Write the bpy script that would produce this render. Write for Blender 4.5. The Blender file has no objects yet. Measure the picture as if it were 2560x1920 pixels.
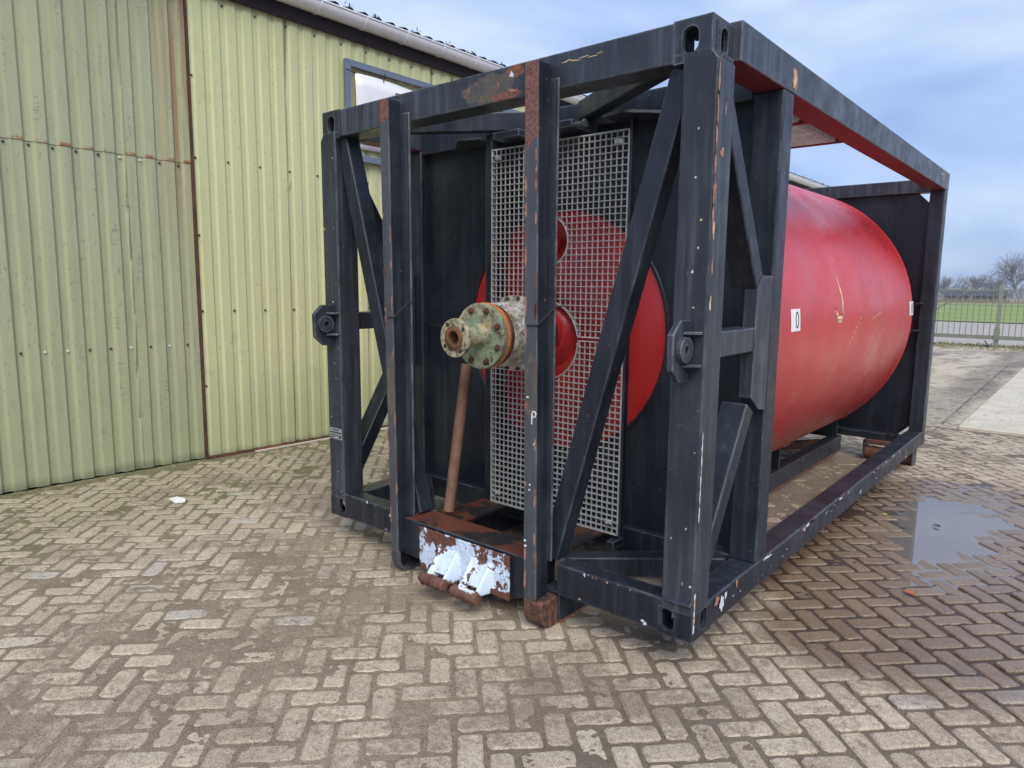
import bpy, bmesh, math, random
import numpy as np
from mathutils import Vector, Matrix

random.seed(7)
rng = np.random.default_rng(11)
SC = bpy.context.scene
COL = SC.collection
R = math.radians

# ------------------------------------------------------------------ camera
cam_d = bpy.data.cameras.new('camera')
cam = bpy.data.objects.new('camera', cam_d)
COL.objects.link(cam)
SC.camera = cam
cam_d.sensor_width = 36.0
cam_d.lens = 36.0 * 1727.42 / 2560.0
cam_d.clip_start = 0.05
cam_d.clip_end = 4000
right = Vector((0.76256462, 0.64678404, 0.01286873))
up = Vector((-0.09847909, 0.09640114, 0.99045883))
fwd = Vector((-0.6393724, 0.75655616, -0.13720681))
CAM = Vector((3.65564625, -2.53828886, 1.60913281))
M = Matrix((right, up, -fwd)).transposed().to_4x4()
M.translation = CAM
cam.matrix_world = M

# ------------------------------------------------------------------ sky, sun, exposure
SUN_AZ = Vector((0.62, -0.50, 0.0)).normalized()
SUN_EL = R(50)
world = bpy.data.worlds.new('World')
SC.world = world
world.use_nodes = True
wn, wl = world.node_tree.nodes, world.node_tree.links
wn.clear()
w_out = wn.new('ShaderNodeOutputWorld')
w_bg = wn.new('ShaderNodeBackground')
w_bg.inputs['Strength'].default_value = 0.12
w_sky = wn.new('ShaderNodeTexSky')
w_sky.sky_type = 'NISHITA'
w_sky.sun_disc = False
w_sky.sun_elevation = SUN_EL
w_sky.sun_rotation = math.atan2(SUN_AZ.x, SUN_AZ.y)
w_sky.air_density = 1.0
w_sky.dust_density = 1.5
w_tc = wn.new('ShaderNodeTexCoord')
w_map = wn.new('ShaderNodeMapping')
w_map.inputs['Scale'].default_value = (1.0, 1.0, 3.2)
w_map.inputs['Rotation'].default_value = (0.25, 0.35, 0.9)
w_n1 = wn.new('ShaderNodeTexNoise')
w_n1.inputs['Scale'].default_value = 1.7
w_n1.inputs['Detail'].default_value = 7
w_n1.inputs['Roughness'].default_value = 0.5
w_n1.inputs['Distortion'].default_value = 0.5
w_r1 = wn.new('ShaderNodeValToRGB')
w_r1.color_ramp.elements[0].position = 0.42
w_r1.color_ramp.elements[0].color = (1.75, 2.75, 5.2, 1)
w_r1.color_ramp.elements[1].position = 0.74
w_r1.color_ramp.elements[1].color = (5.7, 6.4, 7.9, 1)
w_mix = wn.new('ShaderNodeMixRGB')
w_mix.inputs['Fac'].default_value = 0.82
wl.new(w_tc.outputs['Generated'], w_map.inputs['Vector'])
wl.new(w_map.outputs['Vector'], w_n1.inputs['Vector'])
wl.new(w_n1.outputs['Fac'], w_r1.inputs['Fac'])
wl.new(w_sky.outputs['Color'], w_mix.inputs['Color1'])
wl.new(w_r1.outputs['Color'], w_mix.inputs['Color2'])
wl.new(w_mix.outputs['Color'], w_bg.inputs['Color'])
wl.new(w_bg.outputs['Background'], w_out.inputs['Surface'])

sun_d = bpy.data.lights.new('sun', 'SUN')
sun_d.energy = 2.4
sun_d.angle = R(48)
sun_d.color = (1.0, 0.94, 0.84)
sun = bpy.data.objects.new('sun', sun_d)
COL.objects.link(sun)
to_sun = SUN_AZ * math.cos(SUN_EL) + Vector((0, 0, math.sin(SUN_EL)))
sun.rotation_euler = to_sun.to_track_quat('Z', 'Y').to_euler()
sun.location = (20, 15, 30)

SC.view_settings.view_transform = 'Standard'
SC.view_settings.look = 'None'
SC.view_settings.gamma = 1.0
SC.view_settings.use_curve_mapping = False
SC.view_settings.exposure = 0.50

# ------------------------------------------------------------------ numpy noise
def _hash(ix, iy, seed):
    h = (ix * 374761393 + iy * 668265263 + seed * 974634777) & 0xffffffff
    h = ((h ^ (h >> 13)) * 1274126177) & 0xffffffff
    return ((h ^ (h >> 16)) & 0xffff) / 65535.0
def vnoise(x, y, seed=0):
    x = np.asarray(x, float); y = np.asarray(y, float)
    ix = np.floor(x).astype(np.int64); iy = np.floor(y).astype(np.int64)
    fx = x - ix; fy = y - iy
    fx = fx * fx * (3 - 2 * fx); fy = fy * fy * (3 - 2 * fy)
    a = _hash(ix, iy, seed); b = _hash(ix + 1, iy, seed)
    c = _hash(ix, iy + 1, seed); d = _hash(ix + 1, iy + 1, seed)
    return (a * (1 - fx) + b * fx) * (1 - fy) + (c * (1 - fx) + d * fx) * fy
def fbm(x, y, seed=0, o=4):
    s = 0; a = 1; t = 0
    for i in range(o):
        s = s + a * vnoise(x * 2 ** i, y * 2 ** i, seed + i); t += a; a *= .5
    return s / t

# ------------------------------------------------------------------ node helper
class NT:
    def __init__(self, name):
        self.m = bpy.data.materials.new(name)
        self.m.use_nodes = True
        self.n = self.m.node_tree.nodes; self.l = self.m.node_tree.links
        self.b = self.n['Principled BSDF']
        self.geo = None
    def new(self, t, **k):
        nd = self.n.new(t)
        for a, v in k.items(): setattr(nd, a, v)
        return nd
    def set(self, sock, v):
        if isinstance(v, bpy.types.NodeSocket): self.l.new(v, sock)
        elif isinstance(v, (tuple, list)):
            sock.default_value = tuple(v) + ((1,) if len(v) == 3 and len(sock.default_value) == 4 else ())
        else: sock.default_value = v
    def pos(self, scale=(1, 1, 1)):
        if not self.geo: self.geo = self.new('ShaderNodeNewGeometry')
        p = self.geo.outputs['Position']
        if scale == (1, 1, 1): return p
        m = self.new('ShaderNodeVectorMath', operation='MULTIPLY')
        self.l.new(p, m.inputs[0]); m.inputs[1].default_value = scale
        return m.outputs[0]
    def xyz(self):
        s = self.new('ShaderNodeSeparateXYZ'); self.l.new(self.pos(), s.inputs[0]); return s.outputs
    def nz(self):
        self.pos(); s = self.new('ShaderNodeSeparateXYZ'); self.l.new(self.geo.outputs['Normal'], s.inputs[0]); return s.outputs[2]
    def noise(self, scale, detail=4, rough=.5, vec=None, dist=0):
        nd = self.new('ShaderNodeTexNoise')
        nd.inputs['Scale'].default_value = scale; nd.inputs['Detail'].default_value = detail
        nd.inputs['Roughness'].default_value = rough; nd.inputs['Distortion'].default_value = dist
        self.l.new(vec if vec is not None else self.pos(), nd.inputs['Vector'])
        return nd.outputs['Fac']
    def ramp(self, f, a, b, lo=0., hi=1.):
        nd = self.new('ShaderNodeMapRange'); nd.interpolation_type = 'SMOOTHSTEP'
        self.set(nd.inputs['Value'], f)
        nd.inputs['From Min'].default_value = a; nd.inputs['From Max'].default_value = b
        nd.inputs['To Min'].default_value = lo; nd.inputs['To Max'].default_value = hi
        return nd.outputs[0]
    def math(self, op, a, b=0., c=0.):
        nd = self.new('ShaderNodeMath', operation=op)
        self.set(nd.inputs[0], a); self.set(nd.inputs[1], b); self.set(nd.inputs[2], c)
        return nd.outputs[0]
    def mix(self, f, a, b, blend='MIX'):
        nd = self.new('ShaderNodeMixRGB', blend_type=blend)
        self.set(nd.inputs['Fac'], f); self.set(nd.inputs['Color1'], a); self.set(nd.inputs['Color2'], b)
        return nd.outputs[0]
    def edge(self, rad=.01, lo=.965, hi=.90):
        bv = self.new('ShaderNodeBevel', samples=3); bv.inputs['Radius'].default_value = rad
        self.pos()
        dt = self.new('ShaderNodeVectorMath', operation='DOT_PRODUCT')
        self.l.new(bv.outputs[0], dt.inputs[0]); self.l.new(self.geo.outputs['Normal'], dt.inputs[1])
        return self.ramp(dt.outputs['Value'], lo, hi)
    def bump(self, h, strength=.2, dist=.01):
        nd = self.new('ShaderNodeBump'); nd.inputs['Strength'].default_value = strength
        nd.inputs['Distance'].default_value = dist
        self.l.new(h, nd.inputs['Height']); self.l.new(nd.outputs[0], self.b.inputs['Normal'])
    def done(self, color, rough=.5, metal=0., spec=None):
        self.set(self.b.inputs['Base Color'], color); self.set(self.b.inputs['Roughness'], rough)
        self.set(self.b.inputs['Metallic'], metal)
        if spec is not None: self.b.inputs['Specular IOR Level'].default_value = spec
        return self.m

def m_black(name, rust=.0, wear=.5, lift=0., streak=.5, stains=()):
    t = NT(name)
    n1 = t.noise(2.6, 6, .6); n2 = t.noise(1.0, 5, .6, t.pos((26, 26, 1.3)))
    n3 = t.noise(60, 3, .6); n4 = t.noise(9, 5, .65); n5 = t.noise(1.0, 4, .6, t.pos((60, 60, 5)))
    c = t.mix(t.ramp(n1, .3, .7), (.017 + lift, .020 + lift * 1.03, .027 + lift * 1.06), (.033 + lift * 1.3, .039 + lift * 1.35, .050 + lift * 1.42))
    c = t.mix(t.math('MULTIPLY', t.ramp(n2, .46, .74), streak), c, (.095, .108, .13))
    c = t.mix(t.math('MULTIPLY', t.ramp(n5, .58, .74), streak * .5), c, (.115, .12, .125))
    c = t.mix(t.math('MULTIPLY', t.ramp(n4, .58, .76), .22 + lift * 3), c, (.085, .078, .064))
    c = t.mix(t.math('MULTIPLY', t.ramp(n3, .69, .73), .6), c, (.26, .26, .25))
    e = t.edge()
    c = t.mix(t.math('MULTIPLY', e, t.ramp(n4, .40, .62, .15, wear)), c, (.26, .275, .30))
    rmask = t.ramp(t.math('ADD', t.noise(3.1, 7, .7), t.math('MULTIPLY', e, .07)), .725 - rust, .745 - rust)
    rc = t.mix(n4, (.15, .06, .035), (.42, .19, .11))
    c = t.mix(rmask, c, rc)
    for (cx, cy, cz), (rx, ry, rz), kind in stains:
        X = t.xyz()
        q = None
        for ax, cc, rr in ((0, cx, rx), (1, cy, ry), (2, cz, rz)):
            d_ = t.math('DIVIDE', t.math('SUBTRACT', X[ax], cc), rr); d_ = t.math('MULTIPLY', d_, d_)
            q = d_ if q is None else t.math('ADD', q, d_)
        k = t.ramp(t.math('ADD', q, t.math('MULTIPLY', t.math('SUBTRACT', t.noise(13, 6, .72), .5), 2.6)), 1.1, .75)
        if kind == 'rust': c = t.mix(t.math('MULTIPLY', k, .9), c, t.mix(t.ramp(n3, .35, .65), (.13, .05, .034), (.27, .115, .075)))
        else:
            c = t.mix(t.math('MULTIPLY', k, .75), c, t.mix(t.ramp(n4, .4, .6), (.15, .125, .085), (.085, .085, .08)))
            c = t.mix(t.math('MULTIPLY', k, t.ramp(t.noise(20, 6, .7), .55, .6)), c, (.27, .12, .07))
    t.bump(t.mix(.5, n3, n4), .10, .004)
    return t.done(c, t.ramp(n4, .3, .7, .30, .50), 0., .38)

def m_rust(name, a=(.055, .026, .02), b=(.17, .07, .04)):
    t = NT(name); n = t.noise(7, 7, .7); n2 = t.noise(60, 3)
    c = t.mix(t.ramp(n, .3, .7), a, b)
    c = t.mix(t.ramp(n2, .62, .75), c, (.22, .11, .06))
    t.bump(n2, .3, .004)
    return t.done(c, .75)

def m_red(name, dirt=1.):
    t = NT(name)
    n1 = t.noise(1.0, 5, .6, t.pos((.5, 2.6, .5)), .6); n2 = t.noise(2.2, 6, .65); n3 = t.noise(40, 4, .6)
    n4 = t.noise(1.0, 6, .7, t.pos((3, 30, 3)))
    c = t.mix(t.ramp(n1, .3, .72), (.60, .017, .018), (.48, .020, .024))
    c = t.mix(t.math('MULTIPLY', t.ramp(n2, .5, .75), .35 * dirt), c, (.42, .075, .07))
    c = t.mix(t.math('MULTIPLY', t.ramp(n4, .60, .75), .14 * dirt), c, (.20, .05, .05))
    z = t.xyz()[2]
    low = t.math('MULTIPLY', t.ramp(z, 1.1, .35), t.ramp(n2, .35, .7))
    c = t.mix(t.math('MULTIPLY', low, .45 * dirt), c, (.20, .13, .075))
    t.bump(n3, .05, .003)
    return t.done(c, t.ramp(n2, .3, .7, .24, .40))

def m_flat(name, col, rough=.6, var=.15, scale=8, metal=0.):
    t = NT(name); n = t.noise(scale, 6, .65)
    d = tuple(x * (1 - var) for x in col); u = tuple(min(1, x * (1 + var)) for x in col)
    return t.done(t.mix(t.ramp(n, .3, .7), d, u), rough, metal)

def m_sheet(name, base, dark, leftside):
    t = NT(name); X = t.xyz(); y, z = X[1], X[2]
    st = t.noise(1.0, 6, .65, t.pos((14, 14, .5))); n2 = t.noise(3, 6, .7); sp = t.noise(1.0, 3, .6, t.pos((42, 42, 22)))
    c = t.mix(t.ramp(st, .3, .75), base, dark)
    c = t.mix(t.math('MULTIPLY', t.ramp(n2, .52, .74), .32), c, tuple(v * .72 for v in dark))
    c = t.mix(t.math('MULTIPLY', t.ramp(sp, .635, .69), .55), c, tuple(v * .50 for v in dark))
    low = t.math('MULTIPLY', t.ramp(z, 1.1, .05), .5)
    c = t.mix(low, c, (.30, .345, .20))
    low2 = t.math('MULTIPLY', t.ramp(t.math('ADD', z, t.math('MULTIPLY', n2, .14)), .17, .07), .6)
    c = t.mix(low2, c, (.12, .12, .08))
    if leftside:
        near = t.ramp(y, .02, .40)
        hi = t.ramp(t.math('ADD', z, t.math('MULTIPLY', st, .8)), 2.3, 3.0)
        stn = t.math('MULTIPLY', t.math('MULTIPLY', near, hi), t.ramp(st, .40, .66))
        c = t.mix(t.math('MULTIPLY', stn, .85), c, (.30, .13, .04))
        band = t.math('MULTIPLY', t.ramp(z, 2.648, 2.655), t.ramp(z, 2.685, 2.668))
        ph = t.math('ABSOLUTE', t.math('SUBTRACT', t.math('FRACT', t.math('DIVIDE', t.math('ADD', y, 10.0 - .418 + 1.369 - 10.0 + 15.77), .1577)), .5))
        crest = t.ramp(ph, .30, .22)
        band = t.math('MULTIPLY', band, crest)
        c = t.mix(t.math('MULTIPLY', band, t.ramp(t.noise(6, 5, .7), .43, .56, .15, 1.)), c, (.30, .115, .05))
        scr = t.math('MULTIPLY', t.math('MULTIPLY', t.ramp(t.noise(1.0, 4, .6, t.pos((9, 9, 1.7))), .58, .64), t.ramp(t.noise(1.0, 2, .5, t.pos((10, 10, 110))), .5, .56)), crest)
        c = t.mix(t.math('MULTIPLY', scr, .5), c, (.17, .18, .15))
        drip = t.math('MULTIPLY', t.math('MULTIPLY', t.ramp(z, 1.9, 2.62), t.ramp(z, 2.68, 2.65)), t.ramp(st, .55, .7))
        c = t.mix(t.math('MULTIPLY', drip, .45), c, (.20, .21, .17))
    else:
        gr = t.math('MULTIPLY', t.math('MULTIPLY', t.ramp(z, 1.5, 1.1), t.ramp(z, .55, .8)), t.ramp(n2, .5, .62))
        c = t.mix(t.math('MULTIPLY', gr, .35), c, (.34, .40, .28))
    t.bump(n2, .08, .006)
    return t.done(c, .50)

def wet_nodes(t):
    X = t.xyz(); x, y = X[0], X[1]
    nn = t.noise(1.7, 5, .6)
    dx = t.math('DIVIDE', t.math('SUBTRACT', x, 3.05), .95); dy = t.math('DIVIDE', t.math('SUBTRACT', y, 2.45), 2.05)
    r = t.math('ADD', t.math('MULTIPLY', dx, dx), t.math('MULTIPLY', dy, dy))
    r = t.math('ADD', r, t.math('MULTIPLY', t.math('SUBTRACT', nn, .5), 1.3))
    return t.ramp(r, 1.25, .75), x, y, nn

def m_brick():
    t = NT('paver_concrete')
    wet, x, y, nn = wet_nodes(t)
    n1 = t.noise(5, 6, .7); g = t.noise(130, 3, .75); g2 = t.noise(230, 2, .7); n3 = t.noise(24, 6, .75)
    rp = t.geo.outputs['Random Per Island']
    oi = t.new('ShaderNodeObjectInfo').outputs['Random']
    rr = t.math('FRACT', t.math('ADD', rp, oi))
    g3 = t.noise(62, 5, .8)
    c = t.mix(rr, (.37, .305, .222), (.52, .44, .33))
    c = t.mix(t.math('MULTIPLY', t.ramp(g3, .50, .38), .6), c, (.20, .162, .12)); c = t.mix(t.math('MULTIPLY', t.ramp(g3, .54, .66), .5), c, (.66, .59, .48))
    c = t.mix(t.math('MULTIPLY', t.ramp(rr, .95, .98), .5), c, (.36, .37, .36))
    c = t.mix(t.math('MULTIPLY', t.ramp(n1, .47, .70), .50), c, (.25, .20, .145))
    c = t.mix(t.math('MULTIPLY', t.ramp(n3, .52, .70), .6), c, (.235, .185, .132))
    c = t.mix(t.math('MULTIPLY', t.ramp(g, .47, .36), .75), c, (.14, .112, .082))
    c = t.mix(t.math('MULTIPLY', t.ramp(g2, .54, .66), .75), c, (.66, .58, .47))
    moss = t.math('MULTIPLY', t.ramp(t.math('ADD', x, t.math('MULTIPLY', n1, 1.6)), .3, -1.1), t.ramp(n3, .36, .58))
    c = t.mix(t.math('MULTIPLY', moss, .55), c, (.20, .19, .085))
    ws = t.mix(1, c, (.50, .435, .375), 'MULTIPLY')
    film = t.math('MULTIPLY', t.ramp(t.math('ADD', t.noise(1.35, 6, .65), t.math('MULTIPLY', t.math('SUBTRACT', n3, .5), .6)), .46, .64), .85)
    c = t.mix(film, c, t.mix(t.ramp(g, .36, .52), (.105, .08, .056), (.25, .198, .142)))
    c = t.mix(wet, c, ws)
    t.bump(t.mix(.5, g, n3), .75, .006)
    return t.done(c, t.mix(wet, (.88,) * 3, (.30,) * 3))

def m_sand():
    t = NT('joint_sand_dirt')
    wet, x, y, nn = wet_nodes(t)
    n1 = t.noise(3, 6, .7); g = t.noise(120, 4, .8); g2 = t.noise(230, 2, .7); n3 = t.noise(14, 5, .7)
    c = t.mix(t.ramp(n1, .3, .7), (.175, .133, .092), (.285, .226, .162))
    g3 = t.noise(60, 5, .8)
    c = t.mix(t.math('MULTIPLY', t.ramp(g3, .50, .38), .55), c, (.105, .08, .056)); c = t.mix(t.math('MULTIPLY', t.ramp(g3, .55, .66), .6), c, (.38, .32, .24))
    c = t.mix(t.math('MULTIPLY', t.ramp(n3, .52, .70), .5), c, (.15, .115, .082))
    c = t.mix(t.math('MULTIPLY', t.ramp(g, .47, .36), .75), c, (.085, .066, .048))
    c = t.mix(t.math('MULTIPLY', t.ramp(g2, .55, .67), .7), c, (.42, .35, .27))
    moss = t.math('MULTIPLY', t.ramp(t.math('ADD', x, t.math('MULTIPLY', n1, 1.4)), .45, -.9), t.ramp(n3, .33, .52))
    c = t.mix(t.math('MULTIPLY', moss, .8), c, (.105, .115, .04))
    clean = t.ramp(t.math('ADD', x, t.math('MULTIPLY', n1, .5)), 2.0, 2.7)
    c = t.mix(t.math('MULTIPLY', clean, .55), c, (.09, .07, .052))
    c = t.mix(wet, c, t.mix(1, c, (.40, .36, .33), 'MULTIPLY'))
    t.bump(t.mix(.5, g, n3), .8, .008)
    return t.done(c, t.mix(wet, (.95,) * 3, (.4,) * 3))

BLACK = m_black('black_frame_paint', .0, .7, -.009, .24)
BLACK2 = m_black('black_frame_paint_weathered', .006, .9, .006, .62)
TOPR = m_black('black_top_rail_paint', .006, .9, .008, .8, [((1.36, 0, 2.535), (.17, .5, .065), 'w'), ((1.52, 0, 2.59), (.05, .5, .03), 'rust'), ((1.47, 0, 2.49), (.10, .5, .02), 'rust')])
BLACKP = m_black('black_bulkhead_paint', -.03, .3, -.011, .18)
HOOKM = m_black('worn_hook_post_paint', .015, 1., .036, .7, [((1.70, -.1, 2.42), (.09, .4, .20), 'rust'), ((.72, -.1, 2.53), (.09, .4, .07), 'rust'), ((1.72, -.1, 1.17), (.05, .4, .16), 'w'), ((.74, -.1, 1.05), (.05, .4, .2), 'w')])
RUST = m_rust('brown_rust')
RUSTO = m_rust('orange_rust', (.16, .06, .03), (.34, .13, .06))
RED = m_red('red_tank_paint')
REDD = m_red('red_dish_brightened', .25)  # same red as the tank, kept cleaner to brighten the shaded dish
REDU = m_flat('dark_red_primer', (.17, .017, .026), .55)
GALV = m_flat('galvanised_steel', (.50, .50, .475), .5, .2, 30, .0)
WHITEP = m_flat('white_pvc', (.74, .76, .78), .35, .05)
STICK = m_flat('white_sticker', (.80, .80, .80), .4, .03)
INK = m_flat('black_ink', (.02, .02, .02), .5, .0)
SHEETL = m_sheet('green_grey_sheet_paint', (.40, .415, .25), (.335, .35, .222), True)
SHEETR = m_sheet('yellow_green_sheet_paint', (.56, .565, .295), (.50, .515, .275), False)
BRICK = m_brick()
SAND = m_sand()
FASC = m_flat('dark_brown_fascia', (.020, .014, .014), .6, .2)
FASC.node_tree.nodes['Principled BSDF'].inputs['Specular IOR Level'].default_value = .12
ROOFM = m_flat('dark_roof_sheet', (.035, .035, .04), .8, .3)
GREYST = m_flat('grey_blue_frame_paint', (.13, .165, .22), .4, .08)
BANNER = m_flat('white_banner_vinyl', (.78, .79, .81), .4, .02, 2)
DGREY = m_flat('dark_grey_print', (.11, .12, .13), .5, .05)
REDPR = m_flat('red_print', (.55, .03, .06), .5, .05)
SCREW = m_flat('dark_screw_head', (.07, .08, .075), .45, .3, 40, .3)
SCREWW = m_flat('bright_screw_head', (.65, .70, .68), .35, .05)
GATEM = m_flat('grey_green_gate_paint', (.22, .235, .18), .55, .15)
CORD = m_flat('black_cord', (.012, .012, .013), .6, .0)
ORANGE = m_flat('orange_gasket', (.62, .19, .05), .65, .25, 25)
CREAM = m_flat('cream_primer', (.66, .50, .28), .6, .25, 30)
WPAINT = m_flat('white_paint_splash', (.66, .70, .76), .5, .1, 40)
PINK = m_flat('salmon_primer', (.37, .18, .12), .65, .3, 50)

def m_flange(name, a, amt):
    t = NT(name); n = t.noise(19, 8, .75); n2 = t.noise(55, 5, .7); n3 = t.noise(7, 6, .68)
    c = t.mix(t.ramp(n3, .35, .65), a, tuple(v * .8 for v in a))
    c = t.mix(t.math('MULTIPLY', t.ramp(n3, .47, .60), .75), c, (.50, .42, .27))
    c = t.mix(t.ramp(n, .62 - amt, .70 - amt), c, (.10, .06, .035))
    c = t.mix(t.math('MULTIPLY', t.ramp(t.noise(30, 7, .75), .47, .60), .75), c, (.15, .13, .075))
    c = t.mix(t.ramp(n2, .62, .70), c, (.07, .05, .03))
    c = t.mix(t.ramp(t.noise(11, 5, .7), .63, .67), c, (.52, .22, .04))
    t.bump(n2, .2, .003)
    return t.done(c, .6)
FLG = m_flange('green_flange_paint', (.27, .345, .22), .085)
FLW = m_flange('white_pipe_paint', (.66, .63, .56), .09)
RAISED = m_rust('rusted_pipe_face', (.055, .03, .02), (.21, .09, .032))
FLS = m_flange('cream_flange_paint', (.42, .40, .24), .14)

def m_white_rust():
    t = NT('white_paint_over_rust'); n = t.noise(6.5, 6, .62); n2 = t.noise(60, 4, .7)
    rc = t.mix(n2, (.07, .03, .022), (.19, .08, .05))
    z = t.xyz()[2]
    f = t.math('ADD', n, t.math('MULTIPLY', t.math('SUBTRACT', n2, .5), .16))
    x = t.xyz()[0]
    g = t.math('ADD', f, t.math('ADD', t.ramp(z, .19, .285, .075, -.06), t.math('ADD', t.ramp(x, 1.50, 1.56, 0., -.12), t.ramp(z, .135, .095, 0., -.09))))
    g = t.math('ADD', g, t.math('MULTIPLY', t.math('SUBTRACT', t.noise(1.0, 5, .6, t.pos((24, 24, 3))), .5), .22))
    g = t.math('ADD', g, t.math('MULTIPLY', t.math('SUBTRACT', t.noise(15, 6, .7), .53), .55))
    k = t.ramp(g, .462, .476)
    c = t.mix(k, rc, (.62, .72, .86))
    t.bump(t.mix(.5, k, n2), .3, .004)
    return t.done(c, t.mix(k, (.8,) * 3, (.4,) * 3))
WRUST = m_white_rust()
PINM = m_rust('pin_rust', (.075, .03, .022), (.17, .075, .055))

def m_beamtop():
    t = NT('black_over_rust'); n = t.noise(4.2, 6, .65); n2 = t.noise(50, 4)
    c = t.mix(t.ramp(n, .47, .53), (.018, .018, .02), t.mix(n2, (.07, .025, .016), (.15, .05, .03)))
    t.bump(n2, .15, .003)
    return t.done(c, .5)
BEAMT = m_beamtop()

# ------------------------------------------------------------------ mesh builder
class MB:
    def __init__(self): self.v = []; self.f = []; self.mi = []; self.sm = []
    def add(self, vs, fs, mi=0, smooth=False):
        o = len(self.v); self.v += [tuple(p) for p in vs]
        for f in fs:
            self.f.append(tuple(i + o for i in f)); self.mi.append(mi); self.sm.append(smooth)
        return self
    def box(self, x0, x1, y0, y1, z0, z1, mi=0):
        vs = [(x, y, z) for z in (z0, z1) for y in (y0, y1) for x in (x0, x1)]
        return self.add(vs, [(0, 2, 3, 1), (4, 5, 7, 6), (0, 1, 5, 4), (1, 3, 7, 5), (3, 2, 6, 7), (2, 0, 4, 6)], mi)
    def prism(self, poly, off, mi=0):
        n = len(poly); off = Vector(off)
        a = [Vector(p) for p in poly]; b = [p + off for p in a]
        nrm = Vector((0, 0, 0))
        for i in range(n): nrm += a[i].cross(a[(i + 1) % n])
        if nrm.dot(off) < 0: a.reverse(); b.reverse()
        fs = [tuple(range(n))[::-1], tuple(range(n, 2 * n))] + [(i, (i + 1) % n, n + (i + 1) % n, n + i) for i in range(n)]
        return self.add(a + b, fs, mi)
    def beam(self, p, q, w, h, upv=(0, 0, 1), mi=0):
        p, q = Vector(p), Vector(q); d = (q - p).normalized(); upv = Vector(upv)
        s = d.cross(upv).normalized(); u = s.cross(d).normalized()
        poly = [p + s * w / 2 * a + u * h / 2 * b for a, b in ((-1, -1), (1, -1), (1, 1), (-1, 1))]
        return self.prism(poly, q - p, mi)
    def cyl(self, p, q, r, n=12, r2=None, mi=0, caps=True, smooth=True):
        p, q = Vector(p), Vector(q); d = (q - p)
        if d.length < 1e-9: return self
        d.normalize(); s = d.orthogonal().normalized(); u = d.cross(s)
        r2 = r if r2 is None else r2
        vs = []
        for c_, rr in ((p, r), (q, r2)):
            for i in range(n):
                a = 2 * math.pi * i / n; vs.append(c_ + s * math.cos(a) * rr + u * math.sin(a) * rr)
        self.add(vs, [(i, (i + 1) % n, n + (i + 1) % n, n + i) for i in range(n)], mi, smooth)
        if caps: self.add(vs, [tuple(range(n))[::-1], tuple(range(n, 2 * n))], mi)
        return self
    def tube(self, pts, r, n=6, mi=0):
        for a, b in zip(pts[:-1], pts[1:]): self.cyl(a, b, r, n, mi=mi)
        return self
    def lathe(self, prof, cx, cz, n=48, mi=0, a0=0, a1=2 * math.pi, sharp=False):
        full = abs(a1 - a0 - 2 * math.pi) < 1e-6
        m = n if full else n + 1
        vs = []
        for (y, r) in prof:
            for i in range(m):
                a = a0 + (a1 - a0) * i / n; vs.append((cx + r * math.cos(a), y, cz + r * math.sin(a)))
        fs = []
        for k in range(len(prof) - 1):
            for i in range(n):
                j = (i + 1) % m if full else i + 1
                fs.append((k * m + i, (k + 1) * m + i, (k + 1) * m + j, k * m + j))
        return self.add(vs, fs, mi, True)
    def build(self, name, mats, parent=None, bevel=0., seg=2, loc=None, recalc=False):
        me = bpy.data.meshes.new(name)
        me.from_pydata(self.v, [], self.f)
        for m in (mats if isinstance(mats, (list, tuple)) else [mats]): me.materials.append(m)
        me.polygons.foreach_set('material_index', self.mi)
        me.polygons.foreach_set('use_smooth', self.sm)
        if recalc:
            bm = bmesh.new(); bm.from_mesh(me); bmesh.ops.recalc_face_normals(bm, faces=bm.faces); bm.to_mesh(me); bm.free()
        me.update()
        o = bpy.data.objects.new(name, me); COL.objects.link(o)
        if parent: o.parent = parent
        if loc: o.location = loc
        if bevel:
            b = o.modifiers.new('bevel', 'BEVEL'); b.width = bevel; b.segments = seg; b.limit_method = 'ANGLE'; b.angle_limit = R(40)
        return o

def empty(name, loc=(0, 0, 0)):
    o = bpy.data.objects.new(name, None); COL.objects.link(o); o.location = loc; o.empty_display_size = .2; return o
def tag(o, label=None, cat=None, group=None, kind=None):
    if label: o['label'] = label
    if cat: o['category'] = cat
    if group: o['group'] = group
    if kind: o['kind'] = kind
    return o
def copy_of(o, parent=None, loc=None):
    c_ = o.copy(); COL.objects.link(c_)
    if parent: c_.parent = parent
    if loc is not None: c_.location = loc
    return c_
def text_mesh(body, size, depth=0.001):
    cu = bpy.data.curves.new('lettering', 'FONT'); cu.body = body; cu.size = size; cu.extrude = depth; cu.align_x = 'CENTER'; cu.align_y = 'CENTER'
    o = bpy.data.objects.new('lettering', cu); COL.objects.link(o)
    dg = bpy.context.evaluated_depsgraph_get(); me = bpy.data.meshes.new_from_object(o.evaluated_get(dg))
    bpy.data.objects.remove(o); bpy.data.curves.remove(cu)
    return me
def text_obj(name, body, size, mat, parent, matrix, depth=.001):
    me = text_mesh(body, size, depth); me.materials.clear(); me.materials.append(mat)
    me.transform(matrix); o = bpy.data.objects.new(name, me); COL.objects.link(o); o.parent = parent
    return o

# ------------------------------------------------------------------ ground and surroundings
def puddle_dip(x, y):
    e = ((x - 2.98) / .36) ** 2 + ((y - 3.02) / 1.12) ** 2
    e = e + (fbm(x * 3.2, y * 2.0, 5, 4) - .5) * 1.7
    return -.0155 * np.exp(-e)

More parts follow.
